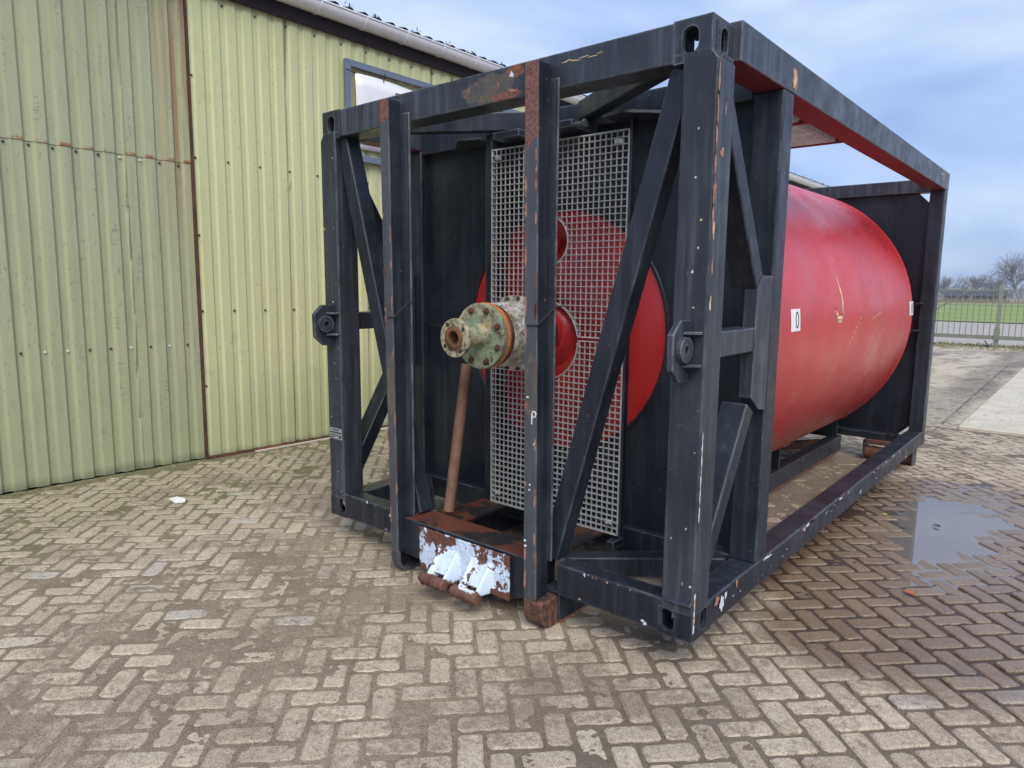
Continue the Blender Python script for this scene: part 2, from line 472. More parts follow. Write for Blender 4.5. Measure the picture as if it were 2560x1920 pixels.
t = NT('bare_earth'); n = t.noise(.8, 7, .65); n2 = t.noise(30, 5, .7)
c = t.mix(t.ramp(n, .35, .65), (.20, .165, .125), (.30, .26, .20)); c = t.mix(t.math('MULTIPLY', t.ramp(n2, .5, .7), .5), c, (.12, .095, .07))
EARTH = t.done(c, .95)
MB().add([(-1500, -300, -.06), (1500, -300, -.06), (1500, 2600, -.06), (-1500, 2600, -.06)], [(0, 1, 2, 3)]).build('ground', EARTH)['kind'] = 'structure'

# muddy yard beyond the brick paving
t = NT('muddy_concrete_yard'); X = t.xyz()
n = t.noise(.75, 7, .62, t.pos((1.5, .55, 1))); n2 = t.noise(9, 6, .7); n3 = t.noise(80, 4, .7)
c = t.mix(t.ramp(n, .40, .62), (.50, .43, .33), (.30, .245, .185))
c = t.mix(t.math('MULTIPLY', t.ramp(n2, .50, .68), .6), c, (.13, .105, .08))
c = t.mix(t.math('MULTIPLY', t.ramp(n3, .5, .68), .35), c, (.42, .38, .31))
mud = t.ramp(n, .56, .66)
c = t.mix(t.math('MULTIPLY', t.ramp(t.noise(1.0, 7, .7, t.pos((2.5, 1.1, 1))), .52, .60), .6), c, (.15, .125, .098))
c = t.mix(t.math('MULTIPLY', mud, .85), c, (.10, .085, .07))
lane = t.math('MULTIPLY', t.ramp(X[0], 1.5, 1.95), t.ramp(X[0], 2.5, 2.3))
c = t.mix(t.math('MULTIPLY', lane, t.ramp(n2, .35, .6, .2, .65)), c, (.13, .11, .09))
t.bump(n2, .5, .02)
YARD = t.done(c, t.ramp(n, .54, .68, .9, .5))
b = MB(); nx, ny = 70, 60
xs = np.linspace(-2.45, 14, nx); ys = np.linspace(7.2, 23.2, ny)
for j in range(ny):
    for i in range(nx):
        b.v.append((xs[i], ys[j], -.012 + .02 * (fbm(xs[i] * .7, ys[j] * .7, 31) - .5)))
for j in range(ny - 1):
    for i in range(nx - 1):
        k = j * nx + i; b.f.append((k, k + 1, k + nx + 1, k + nx)); b.mi.append(0); b.sm.append(True)
b.build('yard_pavement', YARD)['kind'] = 'structure'
# crack along the drain line
b = MB()
yy = 6.9
while yy < 17:
    l = random.uniform(.2, .6); xx = 2.29 - .014 * (yy - 6.7)
    w = random.uniform(.004, .011)
    b.add([(xx - w, yy, .006), (xx + w, yy, .006), (xx - .014 * l + w, yy + l * .93, .006), (xx - .014 * l - w, yy + l * .93, .006)], [(0, 1, 2, 3)])
    yy += l * random.choice((1, 1, 1.6))
b.build('drain_channel', m_flat('drain_dirt', (.095, .08, .066), .7))['kind'] = 'structure'

# pale concrete slabs of the driveway on the right
t = NT('pale_concrete'); n = t.noise(2.2, 7, .65); n2 = t.noise(1.0, 5, .7, t.pos((14, 2, 2))); n3 = t.noise(90, 4, .7)
c = t.mix(t.ramp(n, .35, .65), (.50, .45, .35), (.58, .53, .43)); c = t.mix(t.math('MULTIPLY', t.ramp(n2, .52, .7), .6), c, (.27, .23, .18))
c = t.mix(t.math('MULTIPLY', t.ramp(n3, .55, .7), .35), c, (.22, .19, .15)); t.bump(n3, .3, .005)
CONC = t.done(c, .85)
drive = empty('driveway', (2.5, 7.3, 0)); drive['kind'] = 'structure'
for k in range(4):
    y0 = [7.27, 11.86, 16.4, 20.2][k]; y1 = [11.84, 16.38, 20.18, 23.0][k]
    for q in range(3):
        x0 = 2.47 + .006 * k + q * 2.42
        MB().box(x0, x0 + 2.40, y0, y1, -.06, .022 + .004 * random.random()).build('concrete_slab', CONC, drive, .012, 1, loc=(-2.5, -7.3, 0))

# road beyond the gate, field, verges
ROADM = m_flat('pale_asphalt_road', (.36, .325, .285), .9, .08, 3)
MB().add([(-60, 24.6, -.03), (60, 24.6, -.03), (60, 46, -.03), (-60, 46, -.03)], [(0, 1, 2, 3)]).build('road', ROADM)['kind'] = 'structure'
t = NT('meadow_green'); n = t.noise(.22, 5, .6, t.pos((.35, 1, 1))); n2 = t.noise(2.0, 5, .7); X = t.xyz()
c = t.mix(t.ramp(n, .35, .65), (.18, .235, .05), (.25, .295, .075)); c = t.mix(t.math('MULTIPLY', t.ramp(n2, .5, .7), .4), c, (.09, .15, .025))
c = t.mix(t.ramp(X[1], 128, 150), c, (.27, .225, .13))
FIELD = t.done(c, .9)
b = MB(); nx, ny = 60, 40
xs = np.linspace(-260, 160, nx); ys = 46 + (np.linspace(0, 1, ny) ** 1.6) * 520
for j in range(ny):
    for i in range(nx): b.v.append((xs[i], ys[j], .02 + .25 * (fbm(xs[i] * .05, ys[j] * .05, 3) - .4) * min(1, (ys[j] - 46) / 30)))
for j in range(ny - 1):
    for i in range(nx - 1):
        k = j * nx + i; b.f.append((k, k + 1, k + nx + 1, k + nx)); b.mi.append(0); b.sm.append(True)
b.build('field', FIELD)['kind'] = 'structure'
MB().add([(-200, 114, .10), (120, 114, .10), (120, 117.5, .10), (-200, 117.5, .10)], [(0, 1, 2, 3)]).build('ditch', m_flat('ditch_grass', (.055, .085, .025), .9))['kind'] = 'structure'

def blades(n, fx, h0, h1, w=.006):
    b = MB()
    for _ in range(n):
        x, y, z = fx(); a = random.uniform(0, 6.28); h = random.uniform(h0, h1); l = random.uniform(-.6, .6) * h
        dx, dy = math.cos(a) * w, math.sin(a) * w
        b.add([(x - dx, y - dy, z), (x + dx, y + dy, z), (x + dy * l / w, y - dx * l / w, z + h)], [(0, 1, 2)])
    return b
t = NT('rough_grass'); n = t.noise(3, 4); GRASS = t.done(t.mix(t.ramp(n, .3, .7), (.16, .19, .05), (.34, .31, .15)), .9)
def fx():
    x = random.uniform(-8, 9); return (x, random.triangular(21.6, 25.2, 23.6), -.005)
tag(blades(6000, fx, .015, .06, .02).build('grass_verge', GRASS), 'strip of low rough grass under the gate', 'grass', kind='stuff')

# ------------------------------------------------------------------ brick paving (herringbone)
MOD = .1078
TH = R(46)
A_ = np.array([math.cos(TH), math.sin(TH)]); B_ = np.array([-math.sin(TH), math.cos(TH)])
O_ = np.array([2.68, .11])
def brick_verts(cx, cy, ang, L=.1965, W=.0900, jit=.0026):
    r = np.random.default_rng(int(abs(cx * 9173 + cy * 7919) * 1000) % 2 ** 31)
    ch = .0075
    def ring(l, w, z, j):
        base = []
        for sx, sy in ((-1, -1), (1, -1), (1, 1), (-1, 1)):
            cut = .006 + r.uniform(0, .014)
            for q in (0, 1):
                px, py = sx * l / 2, sy * w / 2
                if (q == 0) == (sx * sy > 0): px -= sx * 0; py -= sy * cut
                else: px -= sx * cut; py -= sy * 0
                base.append((px + r.uniform(-j, j), py + r.uniform(-j, j), z))
        return base
    lo = ring(L, W, -.05, 0); mid = ring(L, W, -.0055, jit); hi = ring(L - 2 * ch, W - 2 * ch, 0, jit)
    v = lo + mid + hi
    ca, sa = math.cos(ang), math.sin(ang)
    return [(x * ca - y * sa, x * sa + y * ca, z) for x, y, z in v]
BF = [(i, (i + 1) % 8, 8 + (i + 1) % 8, 8 + i) for i in range(8)] + [(8 + i, 8 + (i + 1) % 8, 16 + (i + 1) % 8, 16 + i) for i in range(8)] + [tuple(range(16, 24))]
def in_view(x, y):
    d = Vector((x, y, 0)) - CAM; zf = d.dot(fwd)
    if zf < .2: return None
    u = d.dot(right) / zf * 1727.4; v = d.dot(up) / zf * 1727.4
    return u, v, zf
wallx = lambda y: -2.514 + .0157 * (y - .418)
bricks = []
for i in range(-90, 120):
    for j in range(-90, 120):
        k = (i + j) % 4
        if k == 0: c_ = (i + 1, j - .5); ang = TH
        elif k == 3: c_ = (i + .5, j - 1); ang = TH + math.pi / 2
        else: continue
        p = O_ + MOD * (c_[0] * A_ + c_[1] * B_)
        x, y = float(p[0]), float(p[1])
        if y > 7.15 or y < -3.6 or x < wallx(y) + .06 or x > 6.6 or (x > 2.45 + .05 and y > 7.2): continue
        bricks.append((x, y, ang))
bx = np.array([b_[0] for b_ in bricks]); by = np.array([b_[1] for b_ in bricks])
wav = (fbm(bx * .55, by * .55, 77, 3) - .5) * .008
bz = rng.normal(0, .0021, len(bricks)) + puddle_dip(bx, by) + wav
btx = rng.normal(0, .012, len(bricks)); bty = rng.normal(0, .009, len(bricks)); bro = rng.normal(0, .012, len(bricks))
score = []
for q, (x, y, a) in enumerate(bricks):
    s = in_view(x, y)
    ok = s and abs(s[0]) < 1300 and -980 < s[1] < 400
    hid = (-.1 < x < 2.6 and .1 < y < 5)
    score.append(1e9 if not ok or hid else s[2])
order = np.argsort(score)[:300]
single = set(int(o) for o in order)
# sand and dirt in the joints, washing over some of the bricks
def sand_z(x, y):
    f1 = fbm(x * 1.35, y * 1.35, 40, 5); f2 = fbm(x * 13, y * 13, 50, 3); f3 = fbm(x * 45, y * 45, 60, 2); f4 = fbm(x * 27 + 5, y * 27, 90, 2); f5 = fbm(x * 4.2, y * 4.2, 95, 3)
    base = -.0044 + .0066 * (f2 - .5) + .0048 * (f3 - .5) + .0064 * (f4 - .5)
    patch = np.clip((f1 - .50) / .22, 0, 1)
    fore = np.exp(-(((x - 1.2) / 1.7) ** 2 + ((y + 1.3) / .75) ** 2))
    clean = np.exp(-(((x - 3.15) / .8) ** 2 + ((y - .6) / .9) ** 2))
    under = ((x > -.3) & (x < 2.35) & (y > .15) & (y < 5.2)) * 1.0
    z = base + (f5 - .5) * .0050 * (1 - .7 * clean) + patch * .0040 * (1 - .8 * clean) + .0016 * fore - .0030 * clean + under * .0040
    z = z + np.exp(-((x - wallx(y)) / .13) ** 2) * .010
    z = z - .0028 * np.exp(-(((x - 3.1) / .8) ** 2 + ((y - 2.7) / 1.8) ** 2))
    return z + (fbm(x * .55, y * .55, 77, 3) - .5) * .008 + puddle_dip(x, y)
def grid(x0, x1, y0, y1, st):
    nx = int((x1 - x0) / st) + 1; ny = int((y1 - y0) / st) + 1
    X, Y = np.meshgrid(np.linspace(x0, x1, nx), np.linspace(y0, y1, ny))
    Z = sand_z(X, Y)
    co = np.stack([X, Y, Z], -1).reshape(-1, 3)
    idx = np.arange(nx * ny).reshape(ny, nx)
    q = np.stack([idx[:-1, :-1], idx[:-1, 1:], idx[1:, 1:], idx[1:, :-1]], -1).reshape(-1, 4)
    return co, q
parts = [grid(-.6, 4.0, -1.9, 1.4, .0125), grid(-2.56, -.6, -3.6, 7.2, .025), grid(-.6, 4.0, 1.4, 7.2, .022), grid(4.0, 6.6, -3.6, 7.2, .05), grid(-.6, 4.0, -3.6, -1.9, .05)]
co = np.concatenate([p[0] for p in parts]); off = np.cumsum([0] + [len(p[0]) for p in parts[:-1]])
qs = np.concatenate([p[1] + o for p, o in zip(parts, off)])
me = bpy.data.meshes.new('brick_paving'); me.vertices.add(len(co)); me.vertices.foreach_set('co', co.ravel())
me.loops.add(len(qs) * 4); me.loops.foreach_set('vertex_index', qs.ravel().astype(np.int32))
me.polygons.add(len(qs)); me.polygons.foreach_set('loop_start', np.arange(len(qs), dtype=np.int32) * 4)
me.polygons.foreach_set('use_smooth', np.ones(len(qs), bool))
me.update(calc_edges=True); me.validate(); me.materials.append(SAND)
paving = bpy.data.objects.new('brick_paving', me); COL.objects.link(paving); paving['kind'] = 'structure'
variants = []
for k in range(8):
    m_ = bpy.data.meshes.new('brick'); m_.from_pydata(brick_verts(k * 3.37 + 1.1, k * 1.9 + .3, 0, jit=.0022), [], BF); m_.materials.append(BRICK); variants.append(m_)
rest = MB()
for q, (x, y, a) in enumerate(bricks):
    if q in single:
        o = bpy.data.objects.new('brick', variants[q % 8]); COL.objects.link(o); o.parent = paving
        o.location = (x, y, bz[q]); o.rotation_euler = (btx[q], bty[q], a + bro[q] + (math.pi if q % 3 == 0 else 0))
    else:
        vs = brick_verts(x, y, a + bro[q])
        rest.add([(vx + x, vy + y, vz + bz[q] + vx * bty[q] + vy * btx[q]) for vx, vy, vz in vs], BF)
ro = rest.build('brick_rows', BRICK, paving); ro['kind'] = 'stuff'

# puddle
t = NT('puddle_water'); t.n.remove(t.b)
fr = t.new('ShaderNodeFresnel'); fr.inputs['IOR'].default_value = 2.1
tr = t.new('ShaderNodeBsdfTransparent'); tr.inputs['Color'].default_value = (.62, .57, .50, 1)
gl = t.new('ShaderNodeBsdfGlossy'); gl.inputs['Roughness'].default_value = .015
mx = t.new('ShaderNodeMixShader'); t.l.new(fr.outputs[0], mx.inputs[0]); df_ = t.new('ShaderNodeBsdfDiffuse'); df_.inputs['Color'].default_value = (.36, .335, .31, 1); m0 = t.new('ShaderNodeMixShader'); m0.inputs[0].default_value = .45; t.l.new(tr.outputs[0], m0.inputs[1]); t.l.new(df_.outputs[0], m0.inputs[2]); t.l.new(m0.outputs[0], mx.inputs[1]); t.l.new(gl.outputs[0], mx.inputs[2])
t.l.new(mx.outputs[0], t.n['Material Output'].inputs['Surface'])
wav_c = (float(fbm(np.array([2.98 * .55]), np.array([2.95 * .55]), 77, 3)[0]) - .5) * .008
b = MB(); n = 48
b.add([(2.98 + .50 * math.cos(2 * math.pi * k / n), 2.95 + 1.6 * math.sin(2 * math.pi * k / n), wav_c - .0104) for k in range(n)], [tuple(range(n))])
b.build('puddle', t.m)['kind'] = 'structure'

# grit scattered on the paving
t = NT('grit'); n = t.noise(60, 2); GRIT = t.done(t.mix(t.ramp(n, .35, .65), (.50, .45, .37), (.17, .14, .11)), .9)
b = MB()
for _ in range(2600):
    x = random.uniform(-1.6, 3.9); y = random.uniform(-2.1, 1.5); s = random.uniform(.0012, .0034)
    z = float(max(sand_z(np.array([x]), np.array([y]))[0], -.002))
    b.add([(x + random.uniform(-1, 1) * s, y + random.uniform(-1, 1) * s, z + random.uniform(0, 1) * s) for _ in range(2)] + [(x + s, y, z), (x - s * .6, y + s, z), (x, y - s, z + s * .2), (x, y, z + s * 1.1)], [(2, 3, 5), (3, 4, 5), (4, 2, 5)])
tag(b.build('gravel_grit', GRIT), 'fine pale grit scattered over the bricks', 'grit', kind='stuff')

# dead leaves and crumbs gathered along the wall and under the frame
t = NT('leaf_litter'); LITT = t.done(t.mix(t.ramp(t.noise(35, 3), .35, .65), (.16, .10, .05), (.055, .04, .025)), .9)
b = MB()
for q in range(520):
    if q < 300: y = random.uniform(-1.8, 5); x = wallx(y) + .03 + abs(random.gauss(0, .09))
    elif q < 420: y = random.uniform(.2, 4.8); x = random.uniform(.1, 2.4)
    else: y = random.uniform(-1.9, 6.5); x = random.uniform(-2, 4.5)
    s_ = random.uniform(.004, .014) if q < 420 else random.uniform(.004, .009); a = random.uniform(0, 6.28); z = float(max(sand_z(np.array([x]), np.array([y]))[0], 0)) + .002
    ca, sa = math.cos(a) * s_, math.sin(a) * s_
    b.add([(x - ca, y - sa, z), (x + sa * .5, y - ca * .5, z + s_ * random.uniform(.1, .5)), (x + ca, y + sa, z + .002), (x - sa * .5, y + ca * .5, z + s_ * random.uniform(0, .4))], [(0, 1, 2), (0, 2, 3)])
tag(b.build('leaf_litter', LITT), 'small dead leaves and crumbs gathered along the shed wall and under the frame', 'leaf litter', kind='stuff')

# ------------------------------------------------------------------ metal shed on the left
ANG = R(.9)
P0 = Vector((-2.514, .418, 0)); TV = Vector((math.sin(ANG), math.cos(ANG), 0)); NV = Vector((math.cos(ANG), -math.sin(ANG), 0))
def WP(s, o, z): return P0 + TV * s + NV * o + Vector((0, 0, z))
shed = empty('metal_shed', P0)
tag(shed, 'yellow-green corrugated metal shed along the left side of the yard', 'shed')
def shed_part(b, name, mat, parent=None, bevel=0., **k):
    o = b.build(name, mat, parent or shed, bevel, **k)
    if not parent: o.location = -P0
    return o
def sheet(s0, s1, first, pitch, o, z0, z1, mat, name='wall_sheet', ridge=.042, fl=.021, dep=.025, up_off=0., zs=1):
    pts = []
    k0 = math.floor((s0 - first) / pitch) - 1
    prof = []
    for k in range(k0, k0 + int((s1 - s0) / pitch) + 4):
        c0 = first + k * pitch
        prof += [(c0 - ridge / 2 - fl, dep), (c0 - ridge / 2, 0), (c0 + ridge / 2, 0), (c0 + ridge / 2 + fl, dep)]
    def at(s):
        for (a, da), (b_, db) in zip(prof[:-1], prof[1:]):
            if a <= s <= b_: return da + (db - da) * (s - a) / max(1e-9, b_ - a)
        return dep
    ss = [s0] + [p[0] for p in prof if s0 + .002 < p[0] < s1 - .002] + [s1]
    b = MB(); n = len(ss)
    zz = np.linspace(z0, z1, zs + 1)
    for z in zz:
        for s in ss:
            b.v.append(tuple(WP(s, o + up_off + at(s) + (.0035 * math.sin(s * 3.1 + z * 2.3) if 0 < zs and zs > 1 else 0), z)))
    for r_ in range(zs):
        for i in range(n - 1):
            b.f.append((r_ * n + i, r_ * n + i + 1, (r_ + 1) * n + i + 1, (r_ + 1) * n + i)); b.mi.append(0); b.sm.append(False)
    ob = shed_part(b, name, mat)
    sd = ob.modifiers.new('thickness', 'SOLIDIFY'); sd.thickness = .0025; sd.offset = -1
    return ob
def screws(pts, parent):
    b = MB()
    for s, o, z, bright in pts:
        p = WP(s, o, z); mi = 1 if bright else 0
        b.cyl(p, p + NV * .004, .0105, 10, mi=mi, smooth=False); b.cyl(p + NV * .004, p + NV * .011, .0085, 6, mi=mi, smooth=False)
    ob = b.build('screw_heads', [SCREW, SCREWW], parent); ob['kind'] = 'stuff'; ob.location = (0, 0, 0)
    return ob
LP = .1577; LF = -1.369
s_l = [-4.5, -3.55, -2.60, -1.655, -.555, -.006]
for a, b_ in zip(s_l[:-1], s_l[1:]):
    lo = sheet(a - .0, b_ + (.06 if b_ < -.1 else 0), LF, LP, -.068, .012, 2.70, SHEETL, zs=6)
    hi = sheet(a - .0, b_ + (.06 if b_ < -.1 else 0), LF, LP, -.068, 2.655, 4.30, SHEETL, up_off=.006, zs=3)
    pts = []
    for k in range(-30, 12):
        s = LF + k * LP
        if a <= s < b_:
            for z in (1.068, 2.628): pts.append((s, -.068 + .001 + (.006 if z > 2.64 else 0), z, random.random() < .22))
    screws(pts, lo)
RP = .1553
edges = [0.0] + [.90 + .932 * k for k in range(18)]
for a, b_ in zip(edges[:-1], edges[1:]):
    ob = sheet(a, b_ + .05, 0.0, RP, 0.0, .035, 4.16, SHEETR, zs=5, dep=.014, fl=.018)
    pts = []
    for k in range(0, 120):
        s = k * 2 * RP
        if a - .01 <= s < b_ - .01:
            for z in (1.37, 2.705, 4.035): pts.append((s if s > .01 else .012, .001, z, False))
    if a == 0: pts += [(.012, .001, .69, False), (.012, .001, 2.04, False), (.012, .001, 3.39, False)]
    screws(pts, ob)
b = MB(); b.prism([WP(-.012, -.066, .0), WP(.0, -.066, .0), WP(.0, .010, .0), WP(-.012, .010, .0)], (0, 0, 4.16)); shed_part(b, 'door_edge_angle', m_rust('dark_edge_rust', (.035, .02, .016), (.11, .05, .03)))
b = MB(); b.prism([WP(-.016, -.03, .002), WP(16.8, -.03, .002), WP(16.8, .024, .002), WP(-.016, .024, .002)], (0, 0, .030)); shed_part(b, 'bottom_rail', RUST)
b = MB(); b.prism([WP(.45, -.03, -.02), WP(16.8, -.03, -.02), WP(16.8, .16, -.02), WP(.45, .06, -.02)], (0, 0, .034)); shed_part(b, 'concrete_plinth', CONC)
b = MB(); b.prism([WP(-4.5, .034, 4.09), WP(17, .034, 4.09), WP(17, .034, 4.36), WP(-4.5, .034, 4.36)], NV * .02); shed_part(b, 'fascia_board', FASC)
b = MB(); b.prism([WP(-4.5, -.06, 4.115), WP(17, -.06, 4.115), WP(17, .033, 4.115), WP(-4.5, .033, 4.115)], (0, 0, .004)); shed_part(b, 'soffit_board', FASC)
b = MB(); b.prism([WP(-4.5, -6, .0), WP(17, -6, .0), WP(17, -.12, .0), WP(-4.5, -.12, .0)], (0, 0, 4.3)); shed_part(b, 'inner_wall', FASC)
# gutter: open half round with rolled front edge
b = MB(); GR = .098; n = 14
for s0_, s1_ in ((-4.5, 17.0),):
    ring = []
    for s in (s0_, s1_):
        for rr in (GR, GR - .004):
            for k in range(n + 1):
                a = math.pi + math.pi * k / n; ring.append(WP(s, .097 + rr * math.cos(a), 4.308 + rr * math.sin(a)))
    m = n + 1
    fs = []
    for k in range(n):
        fs.append((k, k + 1, 2 * m + k + 1, 2 * m + k)); fs.append((m + k + 1, m + k, 3 * m + k, 3 * m + k + 1))
    b.add(ring, fs, 0, True)
b.cyl(WP(-4.5, .195, 4.308), WP(17, .195, 4.308), .010, 8); b.cyl(WP(-4.5, -.001, 4.308), WP(17, -.001, 4.308), .006, 6)
gut = shed_part(b, 'gutter', WHITEP)
k = 0; s = -4.15
while s < 16.9:
    b = MB(); pr = []
    for q in range(n + 1):
        a = math.pi + math.pi * q / n
        for rr in (GR + .001, GR + .007): pr.append((rr * math.cos(a), rr * math.sin(a)))
    vs = [WP(s + ds, .097 + o_, 4.308 + z_) for ds in (0, .022) for o_, z_ in pr]; m = 2 * (n + 1)
    fs = []
    for q in range(n):
        i = 2 * q; fs += [(i, i + 2, i + 3, i + 1), (m + i + 1, m + i + 3, m + i + 2, m + i), (i + 1, i + 3, m + i + 3, m + i + 1)]
    b.add(vs, fs); o = b.build('gutter_bracket', WHITEP, gut); s += .535
# corrugated roof
b = MB(); pitch = .177; sN = int(21.5 / pitch * 6)
for o_, z_ in ((.13, 4.350), (-6.5, 6.1)):
    for i in range(sN + 1):
        s = -4.5 + 21.5 * i / sN
        b.v.append(tuple(WP(s, o_, z_ + .026 * math.cos(2 * math.pi * s / pitch))))
for i in range(sN): b.f.append((i, i + 1, sN + 2 + i, sN + 1 + i)); b.mi.append(0); b.sm.append(True)
ob = shed_part(b, 'roof_sheet', ROOFM); sd = ob.modifiers.new('thickness', 'SOLIDIFY'); sd.thickness = .008
b = MB(); s = -4.3
while s < 16.9:
    for _ in range(9):
        p = WP(s + random.gauss(0, .03), .06 + random.gauss(0, .05), 4.375 + abs(random.gauss(0, .016)))
        q = p + Vector((random.gauss(0, .02), random.gauss(0, .02), random.uniform(.005, .038)))
        b.cyl(p, q, random.uniform(.003, .010), 4, .002)
    s += random.choice((.36, .53, .53, .71))
o = shed_part(b, 'roof_moss', m_flat('dark_moss', (.02, .022, .018), .95)); o['kind'] = 'stuff'

# sign frame on the shed wall, banner tied inside it
sf = empty('sign_frame', WP(1.55, .06, 2.9)); tag(sf, 'grey-blue rectangular steel frame fixed on the yellow-green shed wall', 'sign frame')
SFL = -WP(1.55, .06, 2.9)
F0, F1, Z0, Z1, FW = 1.555, 5.2, 2.905, 3.895, .066
bars = [[(F0, Z0), (F0 + FW, Z0 + FW), (F0 + FW, Z1 - FW), (F0, Z1)], [(F0, Z1), (F0 + FW, Z1 - FW), (2.62, Z1 - FW), (2.62, Z1)],
        [(2.623, Z1), (2.623, Z1 - FW), (F1 - FW, Z1 - FW), (F1, Z1)], [(F1, Z1), (F1 - FW, Z1 - FW), (F1 - FW, Z0 + FW), (F1, Z0)],
        [(F0, Z0), (F1, Z0), (F1 - FW, Z0 + FW), (F0 + FW, Z0 + FW)]]
for pl in bars:
    b = MB(); b.prism([WP(s, .034, z) for s, z in pl], NV * .042); b.build('frame_bar', GREYST, sf, .003, 1, loc=SFL)
for s in (2.05, 3.2, 4.4):
    for z in (Z1 - .03, Z0 + .03):
        b = MB(); b.beam(WP(s, -.01, z), WP(s, .04, z), .04, .04); b.build('wall_bracket', FASC, sf, loc=SFL)
b = MB(); n = 26; bb = []
def ban(u, v):
    s = 1.675 + .03 * (1 - v) + u * 3.35; sag = .012 * math.sin(u * math.pi * 5)
    z = 3.035 + v * (.745 + sag) - .0 * u
    return WP(s, .055 + .012 * math.sin(u * 9 + v * 2), z)
vs = [ban(i / n, j / 6) for j in range(7) for i in range(n + 1)]
b.add(vs, [(j * (n + 1) + i, j * (n + 1) + i + 1, (j + 1) * (n + 1) + i + 1, (j + 1) * (n + 1) + i) for j in range(6) for i in range(n)], 0, True)
bnr = b.build('banner', BANNER); sd = bnr.modifiers.new('thickness', 'SOLIDIFY'); sd.thickness = .001
tag(bnr, 'white vinyl banner tied inside the grey-blue frame on the shed wall', 'banner')
b = MB(); b.prism([WP(2.20, .072, 3.45), WP(2.305, .072, 3.45), WP(2.305, .072, 3.692), WP(2.20, .072, 3.692)], NV * .001); b.build('printed_square', DGREY, bnr)
b = MB(); b.prism([WP(2.66, .072, 3.15), WP(3.0, .072, 3.15), WP(3.0, .072, 3.36), WP(2.66, .072, 3.36)], NV * .001); b.build('printed_block', REDPR, bnr)
for s0_, z0_, s1_, z1_ in ((1.69, 3.775, 1.56, 3.79), (2.05, 3.78, 2.05, 3.85), (2.62, 3.73, 2.62, 3.85), (3.2, 3.78, 3.2, 3.85), (1.72, 3.05, 1.60, 2.96)):
    b = MB(); b.cyl(WP(s0_, .062, z0_), WP(s1_, .082, z1_), .004, 6); b.cyl(WP(s0_ - .003, .06, z0_), WP(s0_, .066, z0_), .008, 8); b.build('cable_tie', CORD, bnr)

# ------------------------------------------------------------------ tank container (own frame: x across the front, y to the rear, z up)
TC = empty('tank_container', (0, 0, .16)); TC.rotation_euler = (.008, 0, 0)
tag(TC, 'black steel container frame holding a red cylindrical tank on the brick paving', 'tank container')
W, L, H = 2.5, 4.92, 2.46
CX, CZ = 1.25, 1.20

def obround(w, h, n=7):
    r = w / 2; pts = []
    for k in range(n + 1): a = math.pi * k / n; pts.append((r * math.cos(a), h / 2 - r + r * math.sin(a)))
    for k in range(n + 1): a = math.pi + math.pi * k / n; pts.append((r * math.cos(a), -h / 2 + r + r * math.sin(a)))
    return pts
def plate_hole(b, O, U, V, w, h, hole, t, mi=0, clip=None):
    """rectangle (or polygon clip) in the U,V plane with a hole loop, thickness t along -UxV"""
    O, U, V = Vector(O), Vector(U), Vector(V); Nn = U.cross(V)
    outer = clip or [(0, 0), (w, 0), (w, h), (0, h)]
    bm = bmesh.new()
    def loop(pts): vs = [bm.verts.new((p[0], p[1], 0)) for p in pts]; return [bm.edges.new((vs[i], vs[(i + 1) % len(vs)])) for i in range(len(vs))]
    es = loop(outer) + loop(hole)
    bmesh.ops.triangle_fill(bm, edges=es, use_beauty=True)
    bm.verts.ensure_lookup_table(); bm.normal_update()
    vs = [v.co.copy() for v in bm.verts]; bm.verts.index_update(); fs = [[v.index for v in f.verts] for f in bm.faces]
    nf = sum(f.normal.z for f in bm.faces); bm.free()
    if nf < 0: fs = [f[::-1] for f in fs]
    top = [O + U * p.x + V * p.y for p in vs]; bot = [p - Nn * t for p in top]
    n = len(vs); no = len(outer)
    F = [tuple(f) for f in fs] + [tuple(i + n for i in f[::-1]) for f in fs]
    F += [(i, n + i, n + (i + 1) % no, (i + 1) % no) for i in range(no)]
    nh = len(hole); a_ = sum(hole[i][0] * hole[(i + 1) % nh][1] - hole[(i + 1) % nh][0] * hole[i][1] for i in range(nh))
    for i in range(nh):
        p, q = no + i, no + (i + 1) % nh
        F.append((p, q, n + q, n + p) if a_ > 0 else (q, p, n + p, n + q))
    b.add(top + bot, F, mi)

def casting(x0, x1, y0, y1, z0, z1, face_y, face_x, hx, hy, hz, name='corner_casting', mat=BLACK2):
    """hollow corner casting with one hole in the front/rear face and one in the side face"""
    b = MB(); th = .02; hole = lambda cx, cz: [(p[0] + cx, p[1] + cz) for p in obround(.066, .098)]
    if face_y < 0: plate_hole(b, (x0, y0, z0), (1, 0, 0), (0, 0, 1), x1 - x0, z1 - z0, hole(hx - x0, hz - z0), th)
    else: plate_hole(b, (x1, y1, z0), (-1, 0, 0), (0, 0, 1), x1 - x0, z1 - z0, hole(x1 - hx, hz - z0), th)
    ya, yb = (y0 + th, y1) if face_y < 0 else (y0, y1 - th)
    if face_x > 0: plate_hole(b, (x1, ya, z0), (0, 1, 0), (0, 0, 1), yb - ya, z1 - z0, hole(hy - ya, hz - z0), th)
    else: plate_hole(b, (x0, yb, z0), (0, -1, 0), (0, 0, 1), yb - ya, z1 - z0, hole(yb - hy, hz - z0), th)
    xa, xb = (x0, x1 - th) if face_x > 0 else (x0 + th, x1)
    b.box(xa, xb, ya, yb, z1 - .02, z1); b.box(xa, xb, ya, yb, z0, z0 + .008)
    return b.build(name, mat, TC)

